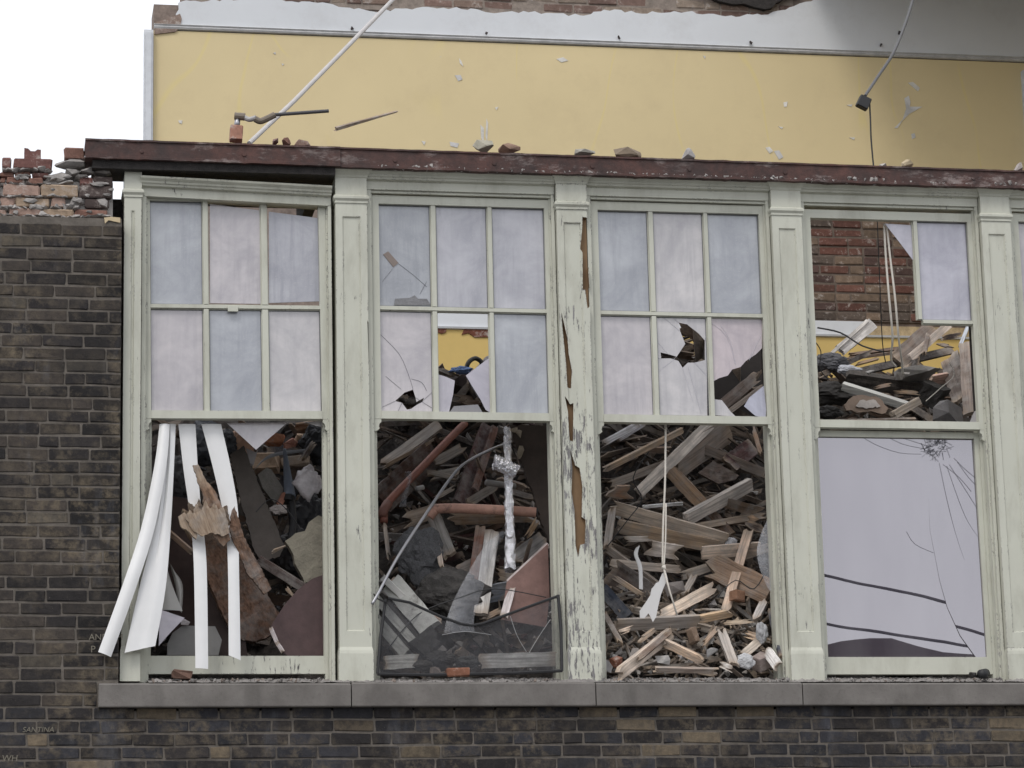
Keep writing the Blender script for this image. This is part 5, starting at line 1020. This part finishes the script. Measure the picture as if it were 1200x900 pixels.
# ---- upper opening of the fourth window
def D4(y): return 1.05+(495-y)/60*.45
T4 = [
 ('board', 1050, 424, 1094, 384, 22, (.16, .125, .105), 'grey-brown board leaning to the right below the remaining upper pane', {'jag': .02}),
 ('lath', 1066, 420, 1112, 380, 9, (.45, .38, .33), 'pale lath along the right side of the leaning grey-brown board', {'jag': .01, 'd': -.05}),
 ('board', 984, 411, 1023, 379, 14, (.50, .48, .47), 'white board with pale edge at upper left under the bare brick', {'jag': .01, 'd': .3}),
 ('stick', 964, 424, 1016, 376, 4, (.42, .4, .38), 'thin whitish stick beside the white board', {'jag': .01, 'd': .25}),
 ('beam', 958, 441, 1024, 411, 6, (.06, .045, .04), 'dark beam slanting up at the left of the missing panes', {}),
 ('beam', 990, 440, 1118, 410, 9, (.045, .038, .036), 'long dark beam rising to the right across the opening', {'d': .05, 'jag': .02}),
 ('lath', 994, 416, 1066, 407, 3.5, (.17, .11, .08), 'upper thin brown lath before the yellow wall', {'d': .1}),
 ('lath', 990, 421, 1060, 412, 3.5, (.2, .13, .09), 'lower thin brown lath before the yellow wall', {'d': .05}),
 ('lath', 1000, 428, 1030, 420, 3, (.36, .24, .15), 'short tan lath before the yellow wall', {'d': .05}),
 ('beam', 990, 443, 1084, 456, 17, (.055, .047, .042), 'thick charred beam lying across the middle of the opening', {'d': -.15, 'th': .09, 'roll': .3, 'mat': CHAR, 'jag': .02}),
 ('beam', 1078, 456, 1108, 470, 26, (.018, .016, .015), 'black burnt beam end right of the thick charred beam', {'d': -.2, 'th': .09, 'roll': .3, 'mat': CHAR, 'jag': .04}),
 ('lath', 1046, 458, 1081, 461, 4.5, (.42, .3, .2), 'tan lath on the underside of the thick charred beam', {'d': -.3}),
 ('moulding', 987, 452, 1067, 477, 9, (.58, .575, .54), 'white grooved moulding pointing left over the rubble', {'d': -.35, 'th': .035, 'jag': .004, 'mat': SHEET, 'roll': .5}),
 ('plank', 1022, 455, 1046, 450, 4, (.4, .27, .2), 'small pinkish lath over the white moulding', {'d': -.4}),
 ('board', 1090, 446, 1112, 442, 12, (.40, .27, .22), 'pinkish white board end right of the stone slab', {'d': -.1, 'jag': .02}),
 ('board', 1132, 402, 1137, 487, 16, (.17, .135, .115), 'upright grey-brown board at the right jamb', {'d': -.3, 'd1': -.3, 'roll': .2, 'jag': .02}),
 ('board', 1112, 416, 1128, 470, 24, (.075, .058, .05), 'dark panel left of the upright grey-brown board', {'d': -.15, 'roll': .2}),
 ('strip', 1135, 381, 1125, 406, 4, (.4, .43, .48), 'thin bluish white strip at the top right of the opening', {'d': -.05, 'jag': .005}),
 ('plank', 1083, 417, 1088, 390, 5, (.12, .09, .075), 'dark upright stick between the leaning board and the lath', {'d': -.1}),
 ('plank', 1096, 402, 1120, 408, 4, (.27, .21, .17), 'small pale stick right of the pale lath', {'d': -.1}),
 ('plank', 1100, 397, 1128, 392, 6, (.08, .06, .055), 'dark stick under the remaining upper pane', {'d': .1}),
 ('plank', 1046, 487, 1076, 470, 9, (.36, .3, .24), 'cut pale batten end below the white moulding', {'d': -.4, 'th': .04, 'jag': .006}),
 ('plank', 1060, 437, 1078, 424, 12, (.05, .042, .04), 'dark block resting on the long dark beam', {'d': -.05, 'th': .05}),
 ('plank', 962, 495, 1080, 492, 5, (.1, .075, .06), 'dark lath lying along the meeting rail', {'d': -.7, 'd1': -.7}),
]
_D = D
D = D4
for nm, x0, y0, x1, y1, w_, c_, lb, k_ in T4: PL(nm, x0, y0, x1, y1, w_, c_, lb, **k_)
D = _D
PS('broken_tile', [(989, 474), (996, 467), (1006, 463), (1030, 466), (1041, 478), (1038, 484), (1010, 483), (992, 481)], .75, .03, MATT, (.22, .16, .12), 'broken brown tile with a pale hollow left of the batten end', 'tile', ay=-.5, jag=.008)
PS('tile_core', [(1003, 476), (1008, 469), (1026, 469), (1032, 476), (1015, 479)], .735, .01, MATT, (.42, .38, .35), 'pale hollow in the broken brown tile', 'tile', ay=-.5, jag=.006)
chunk('stone_slab', U(1076, 439, 1.15), (.30, .2, .09), (.24, .23, .22), 'flat grey stone slab on the charred beam', 'stone', STONE, 20); chunk('stone', U(1058, 441, 1.0), (.09, .07, .05), (.33, .31, .29), 'pale pointed stone under the end of the cord', 'stone', STONE, 10); chunk('stone', U(1019, 436, 1.1), (.06, .05, .035), (.3, .29, .28), 'small grey stone on the charred beam', 'stone', STONE, 12)
chunk('rock', U(1110, 484, .55), (.24, .14, .15), (.19, .18, .18), 'large grey rock in the lower right corner of the opening', 'rock', STONE, 16); slab('glass_piece', pxpoly([(1135, 498), (1142, 482), (1146, 480), (1147, 498)], .2), .004, PANE, None, (.5, .48, .5)); tag(COL.objects['glass_piece.001'], 'glass piece in the lower right corner of the opening', 'glass')
for x, y, r, c_, lb in [(970, 425, .09, (.10, .10, .11), 'grey bundle at the left jamb under the white board'), (995, 434, .05, (.45, .46, .5), 'crumpled white sheet left of the dark beams'), (972, 462, .11, (.025, .022, .02), 'black lump in the lower left of the opening'), (970, 484, .06, (.03, .028, .027), 'small black lump on the meeting rail')]: crumple('rubble_bundle', U(x, y, D4(y)-.05), r, MATT, c_, lb, 'rubble', (1.3, .6, .6))
e = empty('white_pull_string', U(1050, 435, .4), 'pair of cream sash cords hanging through the missing panes', 'cord')
for pts in ([(1036, 262), (1038, 300), (1042, 350), (1046, 395), (1044, 420), (1050, 430)], [(1039, 262), (1043, 300), (1049, 350), (1053, 395), (1057, 425), (1058, 439)]): MB().tube(smooth_path([U(x, y, .13+(.0 if y < 380 else .3*(y-380)/60)) for x, y in pts]), .0062, 7).obj('cord', CORD, e, smooth=True)
tag(MB().tube(smooth_path([U(1028, 256, .5), U(1031, 330, .6), U(1034, 400, .7), U(1038, 425, .75)]), .003, 6).obj('black_wire', BLACK), 'thin black wire hanging left of the cream cords', 'wire')
tag(MB().tube(smooth_path([U(958, 384, 1.6), U(985, 390, 1.6), U(1010, 405, 1.5), U(1035, 412, 1.4)]), .005, 6).obj('black_wire', BLACK), 'thin black wire trailing from the left jamb before the yellow wall', 'wire')

# ---- thin wires tangled in the rubble
for pts, Y_, lb in (([(712, 640), (735, 610), (752, 585), (742, 560), (760, 530)], .55, 'thin dark wire curling through the upper left of the split-timber window'), ([(840, 700), (862, 680), (884, 690), (902, 660)], .3, 'thin dark wire over the thick split timber'), ([(455, 760), (490, 720), (540, 700), (580, 690), (640, 700)], .22, 'thin dark wire sagging behind the insect screen'),
                    ([(1085, 470), (1102, 455), (1118, 440), (1113, 425)], .6, 'thin pale wire arching before the upright board'), ([(955, 400), (962, 412), (961, 432), (972, 446)], .8, 'thin dark wire looping at the left jamb under the bare brick'), ([(300, 600), (318, 585), (340, 602), (362, 640)], .4, 'thin dark wire drooping across the leftmost window rubble')):
    tag(MB().tube(smooth_path([U(x, y, Y_) for x, y in pts]), .003, 6).obj('loose_wire', CORD if 'pale' in lb else BLACK), lb, 'wire')
# ---- grit along the sills
v = []; f = []; nn, mm = 700, 14
for j in range(mm+1):
    for i in range(nn+1):
        X = -1.62+4.85*i/nn; Y = -.075+.30*j/mm; q = Vector((X*14, Y*14, 0)); h = .014*mnoise.noise(q)+.009*mnoise.noise(q*3.3)+.006*mnoise.noise(q*9)
        v.append((X, Y, 4.168+max(0, (Y+.11)/.23*.04)+(h+.004)*min(1, (Y+.085)/.05)))
for j in range(mm):
    for i in range(nn): a0 = j*(nn+1)+i; f.append((a0, a0+1, a0+nn+2, a0+nn+1))
tag(pyobj('mortar_dust', v, f, MORTAR, None, (.22, .205, .195)), 'grey mortar dust lying along the stone sills', 'dust', kind='stuff')
random.seed(77)
for x0, x1, n_, lb in [(172, 388, 220, 'grit on the sill under the leftmost window'), (446, 655, 130, 'grit on the sill under the insect screen'), (708, 925, 330, 'grit and chips on the sill of the split-timber window'), (968, 1180, 200, 'grit on the sill under the reflecting pane')]:
    mb = MB(); cols = []
    for _ in range(n_):
        Y = random.uniform(-.09, .11); p_ = U(random.uniform(x0, x1), 795, Y); zz = 4.171+max(0, (Y+.11)/.23*.035); s_ = random.choice((.004, .006, .009, .014))*random.uniform(.7, 1.3); k0 = len(mb.v)
        crumb(mb, Vector((p_.x, Y, zz+s_*.5)), s_); c_ = random.choice([(.26, .245, .235), (.2, .185, .175), (.16, .145, .135), (.22, .18, .155)]); cols += [c_]*(len(mb.v)-k0)
    o = mb.obj('grit', RUBBLE); at = o.data.attributes.new('Col', 'FLOAT_COLOR', 'POINT')
    for i, c_ in enumerate(cols): at.data[i].color = (*c_, 1)
    tag(o, lb, 'grit', kind='stuff')
block('brick_piece', U(213, 791, .02), (.10, .06, .04), (0, .15, .1), (.13, .075, .055), 'brown brick piece on the sill below the straight vinyl strip', 'brick', j=.008)
e = empty('cable_end', U(1153, 790, .0), 'short black cable end on the sill under the reflecting pane', 'cable'); MB().tube([U(1150, 790, -.03), U(1155, 789, .03)], .026, 14).obj('sleeve', BLACK, e, smooth=True); chunk('stub', U(1139, 791, .0), (.05, .05, .03), (.03, .028, .027), parent=e)

# ================================================================== the street behind the viewer, seen in the reflecting pane
def mirror(px, py, D_): p_ = U(px, py, D_); return Vector((p_.x, 2*YP-p_.y, p_.z))
for pts, lb in (([(850, 640), (968, 675), (1040, 690), (1108, 706), (1300, 765)], 'upper overhead cable across the street'), ([(850, 705), (970, 731), (1050, 744), (1133, 757), (1300, 795)], 'lower overhead cable across the street')):
    tag(MB().tube(smooth_path([mirror(x, y, 19) for x, y in pts]), .019, 8).obj('overhead_cable', BLACK), lb, 'cable', 'overhead cables')
hs = empty('opposite_house', mirror(1040, 760, 24), 'brown roofed house on the far side of the street', 'house')
rd = [mirror(x, y, 24) for x, y in [(900, 766), (965, 757), (985, 752), (1020, 748), (1045, 748), (1075, 757), (1105, 764), (1140, 767), (1200, 772)]]
rv = [p_ for p_ in rd]; n_ = len(rv); vv = [tuple(p_) for p_ in rv]+[(p_.x, p_.y, GZ) for p_ in rv]+[(p_.x, p_.y-7, p_.z) for p_ in rv]+[(p_.x, p_.y-7, GZ) for p_ in rv]
ff = [(i, i+1, n_+i+1, n_+i) for i in range(n_-1)]+[(i, 2*n_+i, 2*n_+i+1, i+1) for i in range(n_-1)]+[(2*n_+i, 3*n_+i, 3*n_+i+1, 2*n_+i+1) for i in range(n_-1)]+[(0, n_, 3*n_, 2*n_), (n_-1, 3*n_-1, 4*n_-1, 2*n_-1)]
pyobj('gable', vv, ff, mat_plain('brown_cladding', (.075, .045, .04)), hs)
yb_ = rd[3].y+.03; xm = (rd[0].x+rd[-1].x)/2
for k in (-1.6, 0, 1.6): MB().box(xm+k-.4, xm+k+.4, yb_-.01, yb_+.04, GZ+3.0, GZ+4.3).obj('window', mat_plain('house_glass', (.03, .035, .04), .1), hs)
MB().box(xm-.5, xm+.5, yb_-.01, yb_+.05, GZ, GZ+2.1).obj('door', mat_plain('house_door', (.12, .05, .04)), hs)
